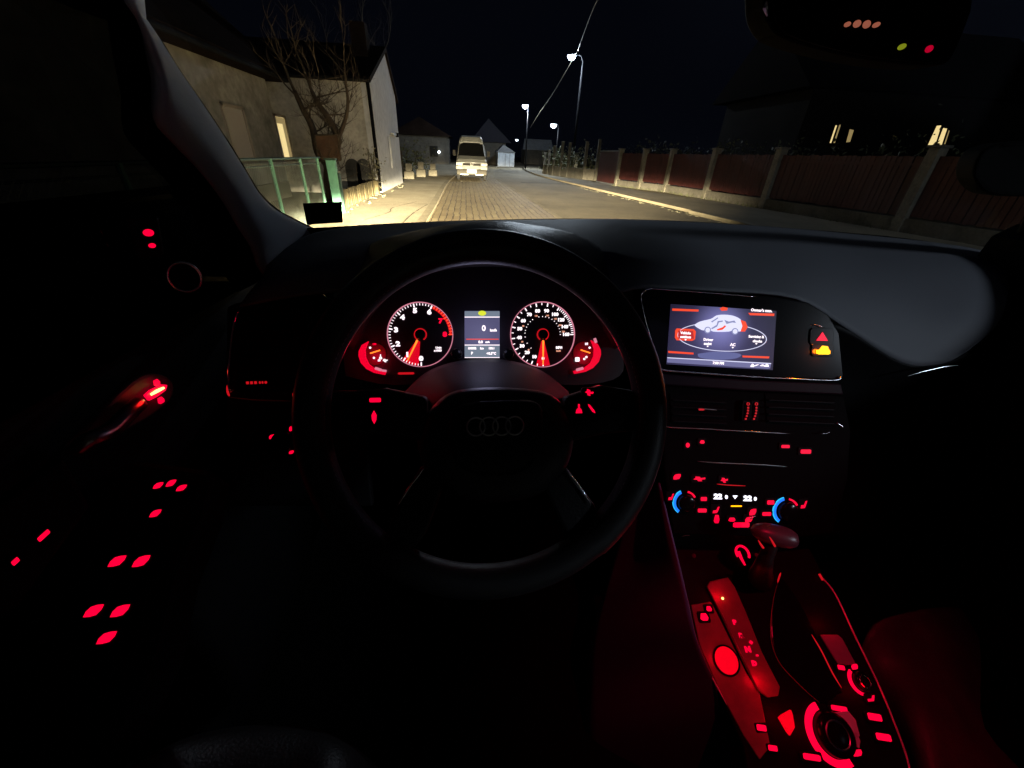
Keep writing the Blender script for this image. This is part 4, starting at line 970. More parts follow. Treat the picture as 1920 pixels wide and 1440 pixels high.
scrpoly([(760, 335), (800, 350), (850, 340), (865, 362), (830, 358), (780, 372)], M['navshade'], 'car_picture', .0032); scrpoly([(690, 420), (745, 400), (765, 382), (775, 395), (740, 425), (700, 430)], M['navred'], 'car_picture', .0032)
for cx, cy in ((600, 428), (845, 440)):
    c = FS.uv(*q(cx, cy)); b = MB(); b.ring(FS, c[0], c[1], 0, .0058, .0028, .0034, n=24); attach2(b.build('car_picture', M['navshade']), scr, car)
    b = MB(); b.ring(FS, c[0], c[1], 0, .0040, .0034, .0038, n=24); attach2(b.build('car_picture', M['navcar']), scr, car)
scrpoly([(330, 412), (485, 418), (503, 440), (495, 510), (470, 524), (330, 518), (315, 495), (318, 430)], M['navred'], 'menu_box', .0026); scrpoly([(345, 430), (478, 434), (486, 505), (345, 505)], M['navbox'], 'menu_box', .0029)
FSt = Frame(FS.O, u=(FS.u*math.cos(.025)-FS.v*math.sin(.025)), v=(FS.v*math.cos(.025)+FS.u*math.sin(.025)))
for s_, x, y, z in (('Vehicle', 402, 455, .0062), ('settings', 402, 490, .0062), ('Driver', 605, 515, .0064), ('assist', 600, 550, .0064), ('AC', 825, 560, .0068), ('Servicing &', 1035, 488, .0062), ('checks', 1045, 528, .0062), ("Owner's man.", 1083, 253, .0068), ('7:00 PM', 695, 725, .0062)):
    text(s_, FSt, *FSt.uv(*q(x, y)), z, M['white'], 'lettering', scr, h=.0034, bold=.0002)
for x, y in ((402, 516), (600, 574), (825, 586), (1036, 552)): sym(FSt, *q(x, y), 4, 2.5, 'tri', M['white'], scr, .0036)
for x, w, h in ((1000, 6, 6), (1035, 9, 4), (1090, 8, 3), (1128, 8, 5)): sym(FSt, *q(x, 744), w, h, 'car' if w < 9 else 'diag', M['white'], scr, .0036)
# ledge below the screen, chrome frame lines
line(FS, [(1222, 541), (1208, 545), (1202, 560), (1210, 600), (1222, 640), (1237, 690), (1243, 730), (1244, 770)], .0011, 'bezel_trim', M['chrome'], h=.003, tape=False, label='bright trim running down the left of the screen')
line(FS, [(1236, 690), (1250, 695), (1300, 699), (1400, 706), (1500, 711), (1565, 713), (1577, 706)], .0016, 'bezel_trim', M['chrome'], h=.003, tape=False, label='bright trim under the screen')
line(FS, [(1222, 541), (1260, 544), (1330, 549), (1420, 557)], .0010, 'bezel_trim', M['chrome'], h=.003, label='bright trim above the screen')
# hazard and airbag lights
hz = button(FS, 1539, 631, 22, 16, 'up', M['red'], name='hazard_button', label='red triangle hazard button', pad=2)
ab = MB(); (u, v), su, sv = unit(FS, 1541, 655)
ind = button(FS, 1541, 656, 26, 15, 'car', M['amber'], name='airbag_indicator', label='glowing amber airbag lamp', pad=1.6)
sym(FS, 1541, 661, 22, 7, 'bar', M['yellowhot'] if 'yellowhot' in M else M.setdefault('yellowhot', E('lit_yellow_hot', (1, .75, .0), 2.0)), ind, .0040)
hz.data.materials[0] = M['gloss']; ind.data.materials[0] = M['gloss']
line(FS, [(1525, 608), (1535, 610), (1543, 614)], .0007, 'button_edge', M['chrome'], h=.003)
# lower fascia of the centre stack
poly(FS, [(1240, 700), (1400, 712), (1578, 719), (1583, 741), (1400, 733), (1243, 722)], -.02, -.002, 'fascia_strip', M['strip'], bevel=.003)
poly(FS, [(1243, 723), (1400, 734), (1583, 742), (1596, 810), (1590, 900), (1562, 1000), (1480, 1010), (1262, 1000), (1245, 880), (1243, 800)], -.03, -.006, 'centre_fascia', M['fascia'], bevel=.003)
# vents
for cx, w in ((1310, 108), (1500, 130)):
    P = [(cx-w/2, 738), (cx+w/2, 744), (cx+w/2-4, 800), (cx-w/2+4, 792)]
    o = poly(FS, P, -.006, -.004, 'air_vent', M['matt'])
    for k in range(4):
        y = 750+k*13; b = MB(); A = FS.px(cx-w/2+4, y, -.001); B = FS.px(cx+w/2-4, y+5, -.001); d = (B-A); b.box((A+B)/2, (d.length, .008, .0018), ux=d.normalized(), uy=FS.n, uz=d.normalized().cross(FS.n)); attach2(b.build('slat', M['black']), o, car)
line(FS, [(1308, 766), (1322, 767), (1344, 769)], .0012, 'vent_tab', M['alu'], h=.006)
sym(FS, 1311, 767, 10, 3, 'bar', M['redsoft'], car, .0078, name='vent_tab_light')
for cx in (1398, 1413.5):
    b = button(FS, cx, 770, 8, 30, 'bar', M['matt'], name='seat_heating_scale', pad=1.15)
    (u, v), su, sv = unit(FS, cx+2, 757)
    m_ = MB(); m_.ring(FS, u, v, .0018, .0027, .003, .0045, n=16)
    for k in range(5):
        (u, v), su, sv = unit(FS, cx+2-k*k*.28, 764+k*5.2); m_.ring(FS, u, v, 0, .0017, .0036, .0045, n=8)
    attach2(m_.build('symbol', M['redsoft']), b, car)
line(FS, [(1248, 797), (1256, 801), (1320, 804), (1400, 809), (1481, 813)], .0014, 'stack_trim', M['chrome'], h=.002, label='long bright trim below the vents')
line(FS, [(1569, 793), (1577, 798), (1582, 803)], .0011, 'stack_trim', M['chrome'], h=.002); line(FS, [(1538, 813), (1548, 813), (1556, 809)], .0009, 'stack_trim', M['chrome'], h=.002)
line(FS, [(1308, 865), (1350, 868), (1420, 871), (1476, 875)], .0009, 'disc_slot_edge', M['alu'], h=.0, label='thin bright edge of the disc slot')
FB = Frame(FS.p(0, 0, -.006), u=FS.u, v=FS.v)
for x, y, w, h, k in ((1288, 834, 7, 9, 'oval'), (1315, 828, 9, 6, 'hex'), (1470.5, 836.5, 15, 5.5, 'bar'), (1508.5, 846, 19, 7.5, 'bar'),
                      (1268, 893, 13, 10, 'leaf'), (1309.5, 897, 22, 8.5, 'fan'), (1356, 899.5, 13, 9, 'fan'), (1318, 934.5, 11, 7, 'bar'), (1315, 956, 16, 7, 'bar'), (1341, 955, 12, 12, 'seat'), (1342, 972, 10, 15, 'hex'),
                      (1409.5, 959, 12, 12, 'leaf'), (1443, 941, 13, 7.5, 'bar'), (1435.5, 962.5, 16, 6.5, 'bar'), (1370.5, 973, 13, 7, 'hex'), (1402, 973, 13, 10, 'leaf'), (1257, 930.5, 10, 12, 'seat'), (1505, 945, 11, 14, 'seat')):
    button(FB, x, y, w, h, k, pad=1.25)
button(FB, 1388, 983, 30, 9, 'bar', M['redhot'] if 0 else M['red'], name='defrost_button', pad=1.2)
line(FB, [(1344, 907.5), (1365, 909.5), (1398, 911)], .0007, 'display_edge', M['redsoft'], h=.003)
# climate display
cd = poly(FB, [(1334, 920), (1418, 925), (1417, 949), (1333, 944)], -.001, .0015, 'climate_display', M['gloss'])
for s_, x, y in (('22', 1348, 932.5), ('22', 1404, 936)): text(s_, FSt, *FSt.uv(x, y), .0125, M['whitehot'] if 'whitehot' in M else M.setdefault('whitehot', E('lit_white_hot', (.9, .88, 1), 2.2)), 'digits', cd, h=-.003, bold=.0007, squash=1.2)
for x, y in ((1361.5, 931), (1415.5, 934.5)):
    (u, v), su, sv = unit(FB, x-1, y); m_ = MB(); m_.ring(FB, u, v, .0010, .0024, .002, .003, n=16, sv=1.4); attach2(m_.build('digits', M['whitehot']), cd, car)
sym(FB, 1376.5, 931.5, 9, 6, 'tri', M['whitehot'], cd, .003); sym(FB, 1379, 948, 20, 2, 'bar', M['amber'], cd, .003)
def knob(fr, px, py, rpx, hgt, name, parent=car, m='gloss'):
    (u, v), su, sv = unit(fr, px, py); r = rpx*su
    b = MB(); b.lathe(fr.p(u, v, 0), fr.n, [(0, hgt), (r*.82, hgt), (r*.95, hgt*.88), (r, hgt*.6), (r, 0)], 36); return b.build(name, M[m], parent, smooth=True), u, v, r
for cx, cy, r0, rb0, rb1 in ((1284, 941, 15, 215, 335), (1473, 957, 17, 215, 345)):
    k_, u, v, r = knob(FB, cx, cy, r0, .012, 'temperature_knob'); su = r/r0
    m_ = MB(); m_.ring(FB, u, v, r+3*su, r+7.5*su, .001, .003, a0=rb0, a1=rb1, n=30); attach2(m_.build('cold_arc', M['blue']), k_, car)
    m_ = MB(); m_.ring(FB, u, v, r+7.5*su, r+8.6*su, .001, .003, a0=rb0, a1=rb1, n=30); attach2(m_.build('cold_arc', M['cyan']), k_, car)
    m_ = MB(); m_.ring(FB, u, v, r+3*su, r+6*su, .001, .003, a0=12, a1=62, n=16); attach2(m_.build('warm_arc', M['red']), k_, car)

# ---- centre console
console = poly(FK, [(1255, 990), (1270, 1050), (1290, 1130), (1310, 1212), (1350, 1300), (1395, 1400), (1420, 1560), (1740, 1560), (1712, 1450), (1690, 1390), (1650, 1290), (1602, 1190), (1560, 1105), (1520, 1030), (1490, 990)], -.05, 0, 'centre_console', M['black'], bevel=.004)
patch('tunnel_side', [[(1236, 905, .475), (1225, 930, .49), (1180, 960, .52)], [(1255, 985, .43), (1200, 1050, .47), (1140, 1090, .5)], [(1291, 1132, .335), (1220, 1150, .36), (1110, 1190, .42)], [(1310, 1210, .295), (1250, 1240, .31), (1100, 1290, .36)], [(1352, 1302, .247), (1290, 1340, .25), (1100, 1400, .29)], [(1398, 1402, .195), (1340, 1460, .2), (1120, 1550, .22)]], M['tunnel'])
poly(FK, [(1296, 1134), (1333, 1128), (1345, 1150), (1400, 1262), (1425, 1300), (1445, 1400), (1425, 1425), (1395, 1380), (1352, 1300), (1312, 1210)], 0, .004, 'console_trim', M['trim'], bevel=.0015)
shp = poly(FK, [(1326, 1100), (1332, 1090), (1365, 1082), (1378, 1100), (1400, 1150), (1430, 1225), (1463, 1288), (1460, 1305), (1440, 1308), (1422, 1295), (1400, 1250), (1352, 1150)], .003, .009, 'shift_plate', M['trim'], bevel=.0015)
line(FK, [(1354, 1150), (1380, 1205), (1405, 1258), (1428, 1300)], .0006, 'plate_edge', M['alu'], shp, h=.0095)
FKb = Frame(FK.p(0, 0, .009), u=FK.u, v=FK.v)
rot = Frame(FKb.O, u=(FK.u*math.cos(-.0)), v=FK.v)
M['redtext'] = M['red']
for s_, x, y, z in (('P', 1377, 1167, .009), ('R', 1389, 1192, .009), ('N', 1402, 1218, .011), ('D', 1414, 1244, .009), ('+', 1408, 1205, .008), ('-', 1419, 1228, .009)):
    text(s_, FKb, *FKb.uv(x, y), z, M['red'], 'gear_letter', shp, h=.0006, bold=.0009, squash=1.2)
b = MB(); b.lathe(FKb.px(1355, 1122, .0), FK.n, [(0, .0022), (.0014, .0018), (.0022, .0)], 12); attach2(b.build('led_reflex', M['hot'], smooth=True), shp, car)  # glowing bead drawn for the roof LED's reflection on the plate
line(FK, [(1309, 1212), (1325, 1250), (1343, 1285), (1363, 1322)], .0014, 'console_edge_trim', M['ctrim'], h=.005)
(u, v), su, sv = unit(FK, 1359, 1238)
m_ = MB(); m_.ring(FK, u, v, .0135*0+21*su, 24*su, .003, .0065, n=48); sb_ = m_.build('start_button', M['black'], car)
m_ = MB(); m_.ring(FK, u, v, 0, 21*su, .003, .0055, n=48, sv=1.0); attach2(m_.build('lit_cap', E('lit_start_cap', (1, .0, .012), .95)), sb_, car)
for x, y, w, h, k in ((1328, 1141.5, 10, 9, 'hex'), (1319, 1157, 15, 13, 'hex'), (1426, 1364, 17, 11, 'bar'), (1447, 1402, 16, 10, 'diag'), (1520, 1419, 31, 11, 'diag'), (1605, 1411, 17, 11, 'leaf'),
                      (1637.5, 1344, 24, 12, 'bar'), (1654, 1381.5, 26, 12, 'bar'), (1575, 1251.5, 12, 8, 'bar'), (1600, 1250, 12, 9, 'leaf'), (1631, 1309, 16, 10, 'seat'), (1571, 1328, 28, 9, 'bar')):
    FKx = Frame(FK.p(0, 0, .004 if x < 1330 else .002), u=FK.u, v=FK.v)
    button(FKx, x, y, w, h, k if k != 'diag' else 'bar', pad=1.35, rot=-10 if k in ('diag', 'bar') else 0)
def knob2(px, py, rpx, hgt, a0, a1, w, name):
    k_, u, v, r = knob(FK, px, py, rpx, hgt, name); su = r/rpx
    m_ = MB(); m_.ring(FK, u, v, r+2*su, r+(2+w)*su, .001, .004, a0=a0, a1=a1, n=40); attach2(m_.build('light_arc', M['red']), k_, car)
    m_ = MB(); m_.lathe(FK.p(u, v, hgt), FK.n, [(r*.55, .0002), (r*.6, .0008), (r*.66, .0002)], 36); attach2(m_.build('knob_ring', M['chrome']), k_, car)
    return u, v, r
knob2(1612, 1277, 15, .012, 190, 325, 4.5, 'volume_knob')
knob2(1558, 1375, 33, .016, 158, 345, 11, 'menu_knob')
# keys round the menu knob
poly(FK, [(1461, 1346), (1466, 1341), (1484, 1331), (1487, 1340), (1491, 1364), (1482, 1380), (1476, 1372)], .001, .006, 'menu_key', E('lit_key', (1, .0, .01), .9), bevel=.001, label='large red lit key left of the menu knob')
poly(FK, [(1560, 1336), (1591, 1333), (1605, 1350), (1613, 1380), (1606, 1388), (1592, 1368), (1575, 1352)], .001, .006, 'menu_key', M['keysilver'], bevel=.001, label='pale metallic key right of the menu knob')
poly(FK, [(1592, 1372), (1606, 1370), (1614, 1390), (1612, 1404), (1600, 1394)], .001, .006, 'menu_key', M['keysilver'], bevel=.001)
# storage flap and seams
poly(FK, [(1466, 1082), (1500, 1130), (1540, 1210), (1578, 1290), (1572, 1302), (1535, 1318), (1465, 1245), (1447, 1195), (1449, 1130)], 0, .004, 'storage_flap', M['gloss'], bevel=.002, smooth_k=3)
line(FK, [(1464, 1076), (1450, 1125), (1445, 1190), (1460, 1240), (1500, 1285), (1537, 1318)], .0006, 'flap_seam', M['trim'], h=.004, label='thin dim seam left of the flap')
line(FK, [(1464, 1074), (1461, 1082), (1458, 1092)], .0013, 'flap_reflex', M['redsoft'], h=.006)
line(FK, [(1522, 1190), (1540, 1220), (1560, 1260), (1578, 1290)], .0010, 'flap_seam', M['redsoft'], h=.005, label='red lit edge of the storage flap')
poly(FK, [(1538, 1190), (1572, 1190), (1580, 1197), (1606, 1246), (1590, 1247), (1572, 1245)], .001, .005, 'ashtray_lid', mat('grey_lid', (.22, .21, .27), .45), bevel=.0015, label='plain grey lid beside the storage flap')
line(FK, [(1538, 1080), (1565, 1112), (1602, 1190), (1650, 1290), (1690, 1390), (1705, 1440), (1710, 1480)], .0016, 'console_edge_trim', M['ctrim'], h=.004, tape=False, label='long bright trim on the right edge of the console')
b = MB(); b.tube([FK.px(1536, 1076, .006), FK.px(1543, 1088, .006)], .0020, 8); b.build('edge_reflex', M['redsoft'], car)  # glowing bar drawn for a red reflection on the console edge
# gear selector
gk = [(1398, 1085, .36), (1420, 1060, .365), (1440, 1035, .375)]
b = MB(); b.tube(crom([FK.px(1425, 1085, 0), at(1432, 1060, .36), at(1440, 1035, .365), at(1450, 1010, .375)], 5), [.022, .021, .019, .017, .015, .014, .013, .012, .011, .011, .011, .011, .011, .011, .011, .011], 14); gs = b.build('gear_selector', M['leather'], car, smooth=True)
b = MB(); c = at(1452, 1003, .375); ax = (at(1500, 1012, .36)-at(1408, 990, .385)); L = ax.length/2; ax = ax.normalized(); side = Vector((0, 0, 1)).cross(ax).normalized(); upv = ax.cross(side)
rows = []
for i in range(13):
    t = -1+2*i/12; rr = max(.0008, .0165*math.sqrt(max(0, 1-abs(t)**2.6))*(1+.12*t)); rows.append([c+ax*L*t+(side*math.cos(2*PI*k/20)*1.1+upv*math.sin(2*PI*k/20))*rr for k in range(20)])
b.grid(rows, cyc=True); attach2(b.build('knob', mat('selector_leather', (.06, .03, .045), .36), smooth=True), gs, car)
for pts in ([(1422, 1013), (1426, 1020), (1431, 1027)], [(1443, 1007), (1448, 1015), (1453, 1024)]):
    b = MB(); b.tube([at(x, y, .352) for x, y in pts], [.0006, .0014, .0017], 8); attach2(b.build('knob_lit_edge', M['redsoft']), gs, car)  # emissive strips paint the red light on the knob's underside edges
line(Frame(FS.p(0, 0, .03), u=FS.u, v=FS.v), [(1406, 974), (1411, 970), (1418, 967)], .0009, 'knob_chrome', M['chrome'])
# lit slot ring and trim curves ahead of the selector
(u, v), su, sv = unit(FK, 1391, 1038)
m_ = MB(); m_.ring(FK, u, v, 10*su, 13*su, .001, .004, a0=-115, a1=125, n=30, sv=1.1); ks_ = m_.build('key_slot', M['red'], car)
b = MB(); b.tube([FK.px(1384, 1034, .004), FK.px(1390, 1047, .004), FK.px(1397, 1060, .004)], [.0035, .0026, .0016], 8); attach2(b.build('slot_light', M['red']), ks_, car)
line(FK, [(1414, 1088), (1419, 1072), (1430, 1058), (1446, 1049)], .0009, 'boot_frame', M['redsoft'], h=.004)
line(FK, [(1413, 1092), (1413, 1084), (1418, 1076)], .0019, 'boot_frame', M['redsoft'], h=.005)
line(FK, [(1278, 1006), (1286, 1004), (1294, 1004)], .0009, 'tray_edge', M['trim'], h=.004)
for x, y in ((1301, 1042), (1419, 1041)):
    b = MB(); b.lathe(FK.px(x, y, 0), FK.n, [(0, .004), (.003, .003), (.004, 0)], 12); b.build('screw_cap', M['steel'], car, smooth=True)

# ---- left of the wheel: vent, light switch
poly(FL, [(424, 575), (440, 568), (600, 548), (660, 600), (680, 760), (700, 950), (430, 950), (422, 760)], -.02, -.002, 'left_fascia', M['black'], bevel=.004)
vt_ = poly(FL, [(452, 590), (545, 580), (556, 735), (440, 735)], -.004, .0, 'air_vent', M['matt'], bevel=.002)
for k in range(6):
    y = 605+k*17; b = MB(); A = FL.px(450-k, y, .003); B = FL.px(546+k, y-6+k, .003); d = B-A; b.box((A+B)/2, (d.length, .010, .0018), ux=d.normalized(), uy=FL.n, uz=d.normalized().cross(FL.n)); attach2(b.build('slat', M['black']), vt_, car)
line(FL, [(447, 584), (440, 600), (434, 630), (430, 670), (427.5, 700), (429, 733)], .0030, 'vent_trim', M['ventchrome'], h=.004, label='bright curved trim of the left vent')
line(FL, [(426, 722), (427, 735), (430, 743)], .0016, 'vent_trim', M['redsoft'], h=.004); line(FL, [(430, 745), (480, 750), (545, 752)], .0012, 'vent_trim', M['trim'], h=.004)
sym(FL, 552, 744, 3.5, 14, 'bar', M['redsoft'], car, .004, name='vent_light')
b = MB(); b.lathe(FL.px(434, 733, .006), FL.n, [(0, .003), (.002, .002), (.003, 0)], 12); b.build('vent_stud', M['chrome'], car, smooth=True)
m_ = button(FL, 483, 717, 38, 5, 'bar', M['matt'], name='vent_wheel', pad=1.2)
for x, w in ((466, 5), (473.5, 5), (481, 5), (489, 3.5), (494, 3.5), (500, 5)): sym(FL, x, 717+(x-483)*-.03, w, 5, 'oval' if x > 485 else 'bar', M['redsoft'], m_, .004)
(u, v), su, sv = unit(FL, 532, 826)
b = MB(); b.lathe(FL.p(u, v, 0), FL.n, [(0, .012), (.014, .012), (.017, .010), (.018, 0)], 32); b.build('light_switch', M['gloss'], car, smooth=True)
for x, y, w, h in ((547, 803, 7, 9), (512, 818, 12, 8), (518, 831, 12, 8), (547.5, 847, 9, 6)): button(Frame(FL.p(0, 0, .001), u=FL.u, v=FL.v), x, y, w, h, 'leaf', pad=1.1)

# ---- driver's door
M['door'] = mat('door_leather', (.006, .006, .007), .7, spec=.05); dp = MB(); xs = -.47
dp.grid([[Vector((xs-.02, y, .35)), Vector((xs, y, .8)), Vector((xs+.015, y, 1.05)), Vector((xs-.015, y, 1.30)), Vector((xs-.05, y, 1.33))] for y in (-1.2, -.6, 0, .4, .7, .90)])
door = dp.build('door_panel', M['door'], car, smooth=True, solid=.004)
b = MB(); P = [FDA.px(x, y, 0) for x, y in ((-160, 1300), (10, 980), (250, 860), (400, 880), (380, 960), (330, 1080), (290, 1240), (200, 1420), (-100, 1700))]
b.prism(P, -FDA.n*.05); b.build('armrest', M['door'], car, bevel=.008)
for x, y, w, h, nm in ((223.5, 1053.5, 24, 17, 'window_switch'), (268.5, 1053.5, 24, 18, 'window_switch'), (180, 1146, 26, 19, 'window_switch'), (229.5, 1146, 26, 19, 'window_switch'), (204.5, 1196, 27, 19, 'window_switch'),
                       (299.5, 912.5, 14, 10, 'mirror_control'), (323.5, 908, 14, 11, 'mirror_control'), (343, 917, 15, 10, 'mirror_control'), (294.5, 964.5, 16, 12, 'mirror_control')):
    button(Frame(FDA.p(0, 0, .004), u=FDA.u, v=FDA.v), x, y, w, h, 'leaf', pad=1.5, name=nm)
FD2 = Frame(atx(60, 1010, -.40), u=Vector((.5, .866, 0)), v=Vector((0, .2, .98)))
button(FD2, 81.5, 1003.5, 26, 8, 'bar', pad=1.4, rot=14, name='memory_button'); button(FD2, 28.5, 1044.5, 15, 8.5, 'bar', pad=1.4, rot=14, name='memory_button')
poly(FD2, [(-40, 960), (100, 880), (180, 960), (60, 1120), (-60, 1180)], -.02, -.003, 'switch_plate', M['black'], bevel=.004)
poly(FDV, [(235, 405), (300, 405), (312, 480), (262, 490)], -.01, 0, 'switch_plate', M['black'], bevel=.004)
button(FDV, 275.5, 436, 21, 13, 'oval', name='lock_button', pad=1.4); button(FDV, 282.5, 460, 14, 8.5, 'oval', name='lock_button', pad=1.3)
FH = Frame(atx(295, 735, -.41), u=Vector((.3, .95, 0)), v=Vector((0, 0, 1)))
poly(FH, [(120, 835), (180, 780), (250, 715), (290, 700), (325, 715), (322, 750), (270, 790), (200, 830), (150, 860)], -.012, -.004, 'handle_recess', M['doortrim'] if 'doortrim' in M else M.setdefault('doortrim', mat('door_trim', (.05, .045, .05), .45)), bevel=.004, smooth_k=3)
hd_ = poly(FH, [(272, 742), (283, 732), (305, 721), (315, 722), (312, 732), (296, 744), (280, 752)], .0, .004, 'door_handle_light', M['red'], bevel=.001)
b = MB(); b.tube([FH.px(283, 740, .007), FH.px(295, 733, .007), FH.px(307, 727, .007)], [.0014, .0021, .0015], 8); attach2(b.build('lit_bar', M['hot'], smooth=True), hd_, car)
for x, y in ((290.5, 717), (298.5, 750)): sym(FH, x, y, 13, 12, 'hex', M['red'], hd_, .003)
b = MB(); b.tube(crom([FH.px(140, 848, .02), FH.px(165, 826, .028), FH.px(188, 817, .03), FH.px(210, 805, .028), FH.px(240, 775, .02), FH.px(262, 755, .006)], 5), [.004]+[.009]*24+[.005], 10); b.build('door_handle', M['doorhandle'] if 'doorhandle' in M else M.setdefault('doorhandle', mat('door_handle_metal', (.3, .28, .28), .3, 1)), car, smooth=True)
# tweeter ring
c = atx(345, 519, -.42); fr = Frame(c, u=Vector((.75, .66, 0)), v=Vector((0, 0, 1)))
(u, v), su, sv = unit(fr, 345, 519); b = MB(); nr = 48; R_ = 27*sv
b.tube([fr.p(u+R_*.9*math.cos(2*PI*i/nr), v+R_*math.sin(2*PI*i/nr), .003) for i in range(nr)], .0024, 8, close=True); tw = b.build('speaker_ring', M['chrome'], car, smooth=True)
b = MB(); b.ring(fr, u, v, 0, R_*.85, -.004, 0, n=36); b.build('speaker_grille', M['matt'], car)

# ---- left windscreen pillar
pr = [(225, -30), (240.6, 6), (272, 44), (303, 91), (334, 141), (375, 200), (419, 266), (456, 325), (481, 366), (512, 397), (550, 419), (590, 438)]
plf = [(262, -30), (268, 30), (278, 94), (290, 150), (294, 219), (325, 259), (375, 312), (419, 369), (450, 422), (474, 459), (487, 494), (505, 516)]
ya = [atx(*p, -.385).y for p in pr]; yb = [atx(*p, -.40).y for p in plf]
cols = []
for i in range(12):
    a = Vector(pr[i]); c = Vector(plf[i]); m_ = (a+c)/2
    cols.append([(a.x+2, a.y-2, ya[i]+.04), (a.x, a.y, ya[i]+.01), (m_.x, m_.y, (ya[i]+yb[i])/2-.012), (c.x, c.y, yb[i]-.0), (c.x-3, c.y+3, yb[i]+.02)])
patch('windscreen_pillar', cols, M['pillar'], ku=3, kv=4, solid=.006, label='grey cloth covered pillar left of the windscreen')
cols = []
for i in range(12):
    c = Vector(plf[i]); A = Vector((c.x-2, c.y+2)); cols.append([(A.x, A.y, yb[i]+.01), (c.x-28, c.y+14, atx(c.x-28, c.y+14, -.42).y), (c.x-60, c.y+30, atx(c.x-60, c.y+30, -.44).y)])
patch('door_frame', cols, M['matt'], ku=3, kv=2, solid=.006)
cols = [[(p[0]-1, p[1]+1, ya[i]+.05), (p[0]+6, p[1]-7, ya[i]+.052)] for i, p in enumerate(pr)]
patch('glass_edge_band', cols, M['matt'], ku=3, kv=1, solid=.002)
cols = []
for i, (x, y, Y) in enumerate(((1872, 500, .95), (1905, 440, .88), (1945, 360, .78), (1990, 260, .66), (2060, 120, .52), (2140, -40, .4))):
    cols.append([(x, y, Y), (x+40, y+12, Y-.03), (x+90, y+30, Y-.06)])
patch('windscreen_pillar', cols, M['matt'], ku=3, kv=3, solid=.006, label='dark pillar at the passenger side')
# windscreen glass
W0 = [(470, 470, 1.0), (700, 440, 1.18), (905, 430, 1.21), (1200, 430, 1.22), (1500, 450, 1.19), (1900, 520, 1.02)]
g0 = [at(*p) for p in W0]; top = [Vector((-.46, .30, 1.66)), Vector((-.25, .36, 1.67)), Vector((.0, .38, 1.68)), Vector((.39, .40, 1.68)), Vector((.8, .38, 1.68)), Vector((1.24, .30, 1.66))]
b = MB(); b.grid([crom([a.lerp(c, t)+Vector((0, .05, .05))*math.sin(PI*t) for a, c in zip(g0, top)], 3) for t in [i/8 for i in range(9)]]); b.build('windscreen', M['glass'], car, smooth=True)
st = MB(); A, B, C_, D = at(568, 381, .93), at(641, 378, .95), at(643, 417, .98), at(576, 421, .97)
st.prism([A, B, C_, D], Vector((0, -.002, 0)))
tag(st.build('windscreen_card', M['matt'], bevel=.0006), 'small black card stuck low on the left of the windscreen', 'card')
# rear view mirror
b = MB(); mm = [(1436, -60), (1434, 8), (1446, 48), (1480, 74), (1600, 106), (1740, 122), (1792, 98), (1806, -60)]
P = crom([at(x, y, .44) for x, y in mm+[mm[0]]], 4)[:-1]; b.prism(P, Vector((0, .03, 0))); mir = b.build('rear_view_mirror', M['void'], car, bevel=.003)
P2 = [p*.94+sum(P, Vector())/len(P)*.06+Vector((0, -.004, 0)) for p in P]; b = MB(); b.prism(P2, Vector((0, .003, 0))); attach2(b.build('mirror_glass', M['void']), mir, car)
b = MB(); b.tube([at(1437, 2, .436), at(1435, 14, .436), at(1439, 30, .436)], [.0008, .0022, .0008], 6); attach2(b.build('housing_edge', M['alu']), mir, car)
b = MB(); b.tube([at(1600, -40, .47), Vector((.40, .42, 1.66))], .012, 8); attach2(b.build('mirror_stem', M['black']), mir, car)
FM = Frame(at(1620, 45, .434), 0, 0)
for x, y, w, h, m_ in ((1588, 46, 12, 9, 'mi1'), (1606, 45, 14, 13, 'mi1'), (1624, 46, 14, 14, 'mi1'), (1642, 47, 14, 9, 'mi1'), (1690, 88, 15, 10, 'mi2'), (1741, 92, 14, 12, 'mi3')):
    sym(FM, x, y, w, h, 'oval', M[m_], mir, .001, 25, name='mirror_reflex')  # glowing ovals drawn as reflections in the mirror glass

# ---- seats, floor, body
def soft(name, rows, m, k=4, label=None):
    C_ = [crom([at(*p) for p in r], k) for r in rows]; R_ = [crom([c[j] for c in C_], k) for j in range(len(C_[0]))]
    b = MB(); b.grid(R_); return b.build(name, m, car, smooth=True, solid=.01, label=label)
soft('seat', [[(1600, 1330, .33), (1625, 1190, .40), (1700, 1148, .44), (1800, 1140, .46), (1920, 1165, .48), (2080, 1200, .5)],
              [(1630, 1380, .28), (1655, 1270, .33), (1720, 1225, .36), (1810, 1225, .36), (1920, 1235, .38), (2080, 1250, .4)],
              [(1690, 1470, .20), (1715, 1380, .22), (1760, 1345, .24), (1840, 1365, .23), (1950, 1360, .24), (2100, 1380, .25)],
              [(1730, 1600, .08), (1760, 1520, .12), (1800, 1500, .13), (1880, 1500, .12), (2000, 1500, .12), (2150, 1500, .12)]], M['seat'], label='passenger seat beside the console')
edge = [at(*p) for p in ((120, 1560, .10), (250, 1452, .13), (340, 1408, .15), (450, 1388, .16), (560, 1393, .155), (650, 1442, .13), (760, 1560, .1))]
C_ = [crom([e+Vector((0, .0, -.30)), e+Vector((0, .02, -.12)), e, e+Vector((0, -.12, .012)), e+Vector((0, -.45, -.03))], 5) for e in edge]
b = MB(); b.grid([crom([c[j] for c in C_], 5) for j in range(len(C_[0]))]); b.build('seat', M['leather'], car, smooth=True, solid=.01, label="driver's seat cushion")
b = MB(); b.box((.39, -.2, .34), (2.0, 2.7, .02)); b.box((.39, 1.1, .70), (2.0, .02, .75)); b.build('car_floor', M['void'], car)
b = MB(); b.grid([[Vector((x, y, 1.72-.08*abs((x-.39)/.85)**3)) for x in [-.36-.1+i*.17 for i in range(11)]] for y in (-1.5, -.6, .1, .36)]); b.build('roof', M['headliner'], car, smooth=True, solid=.03)
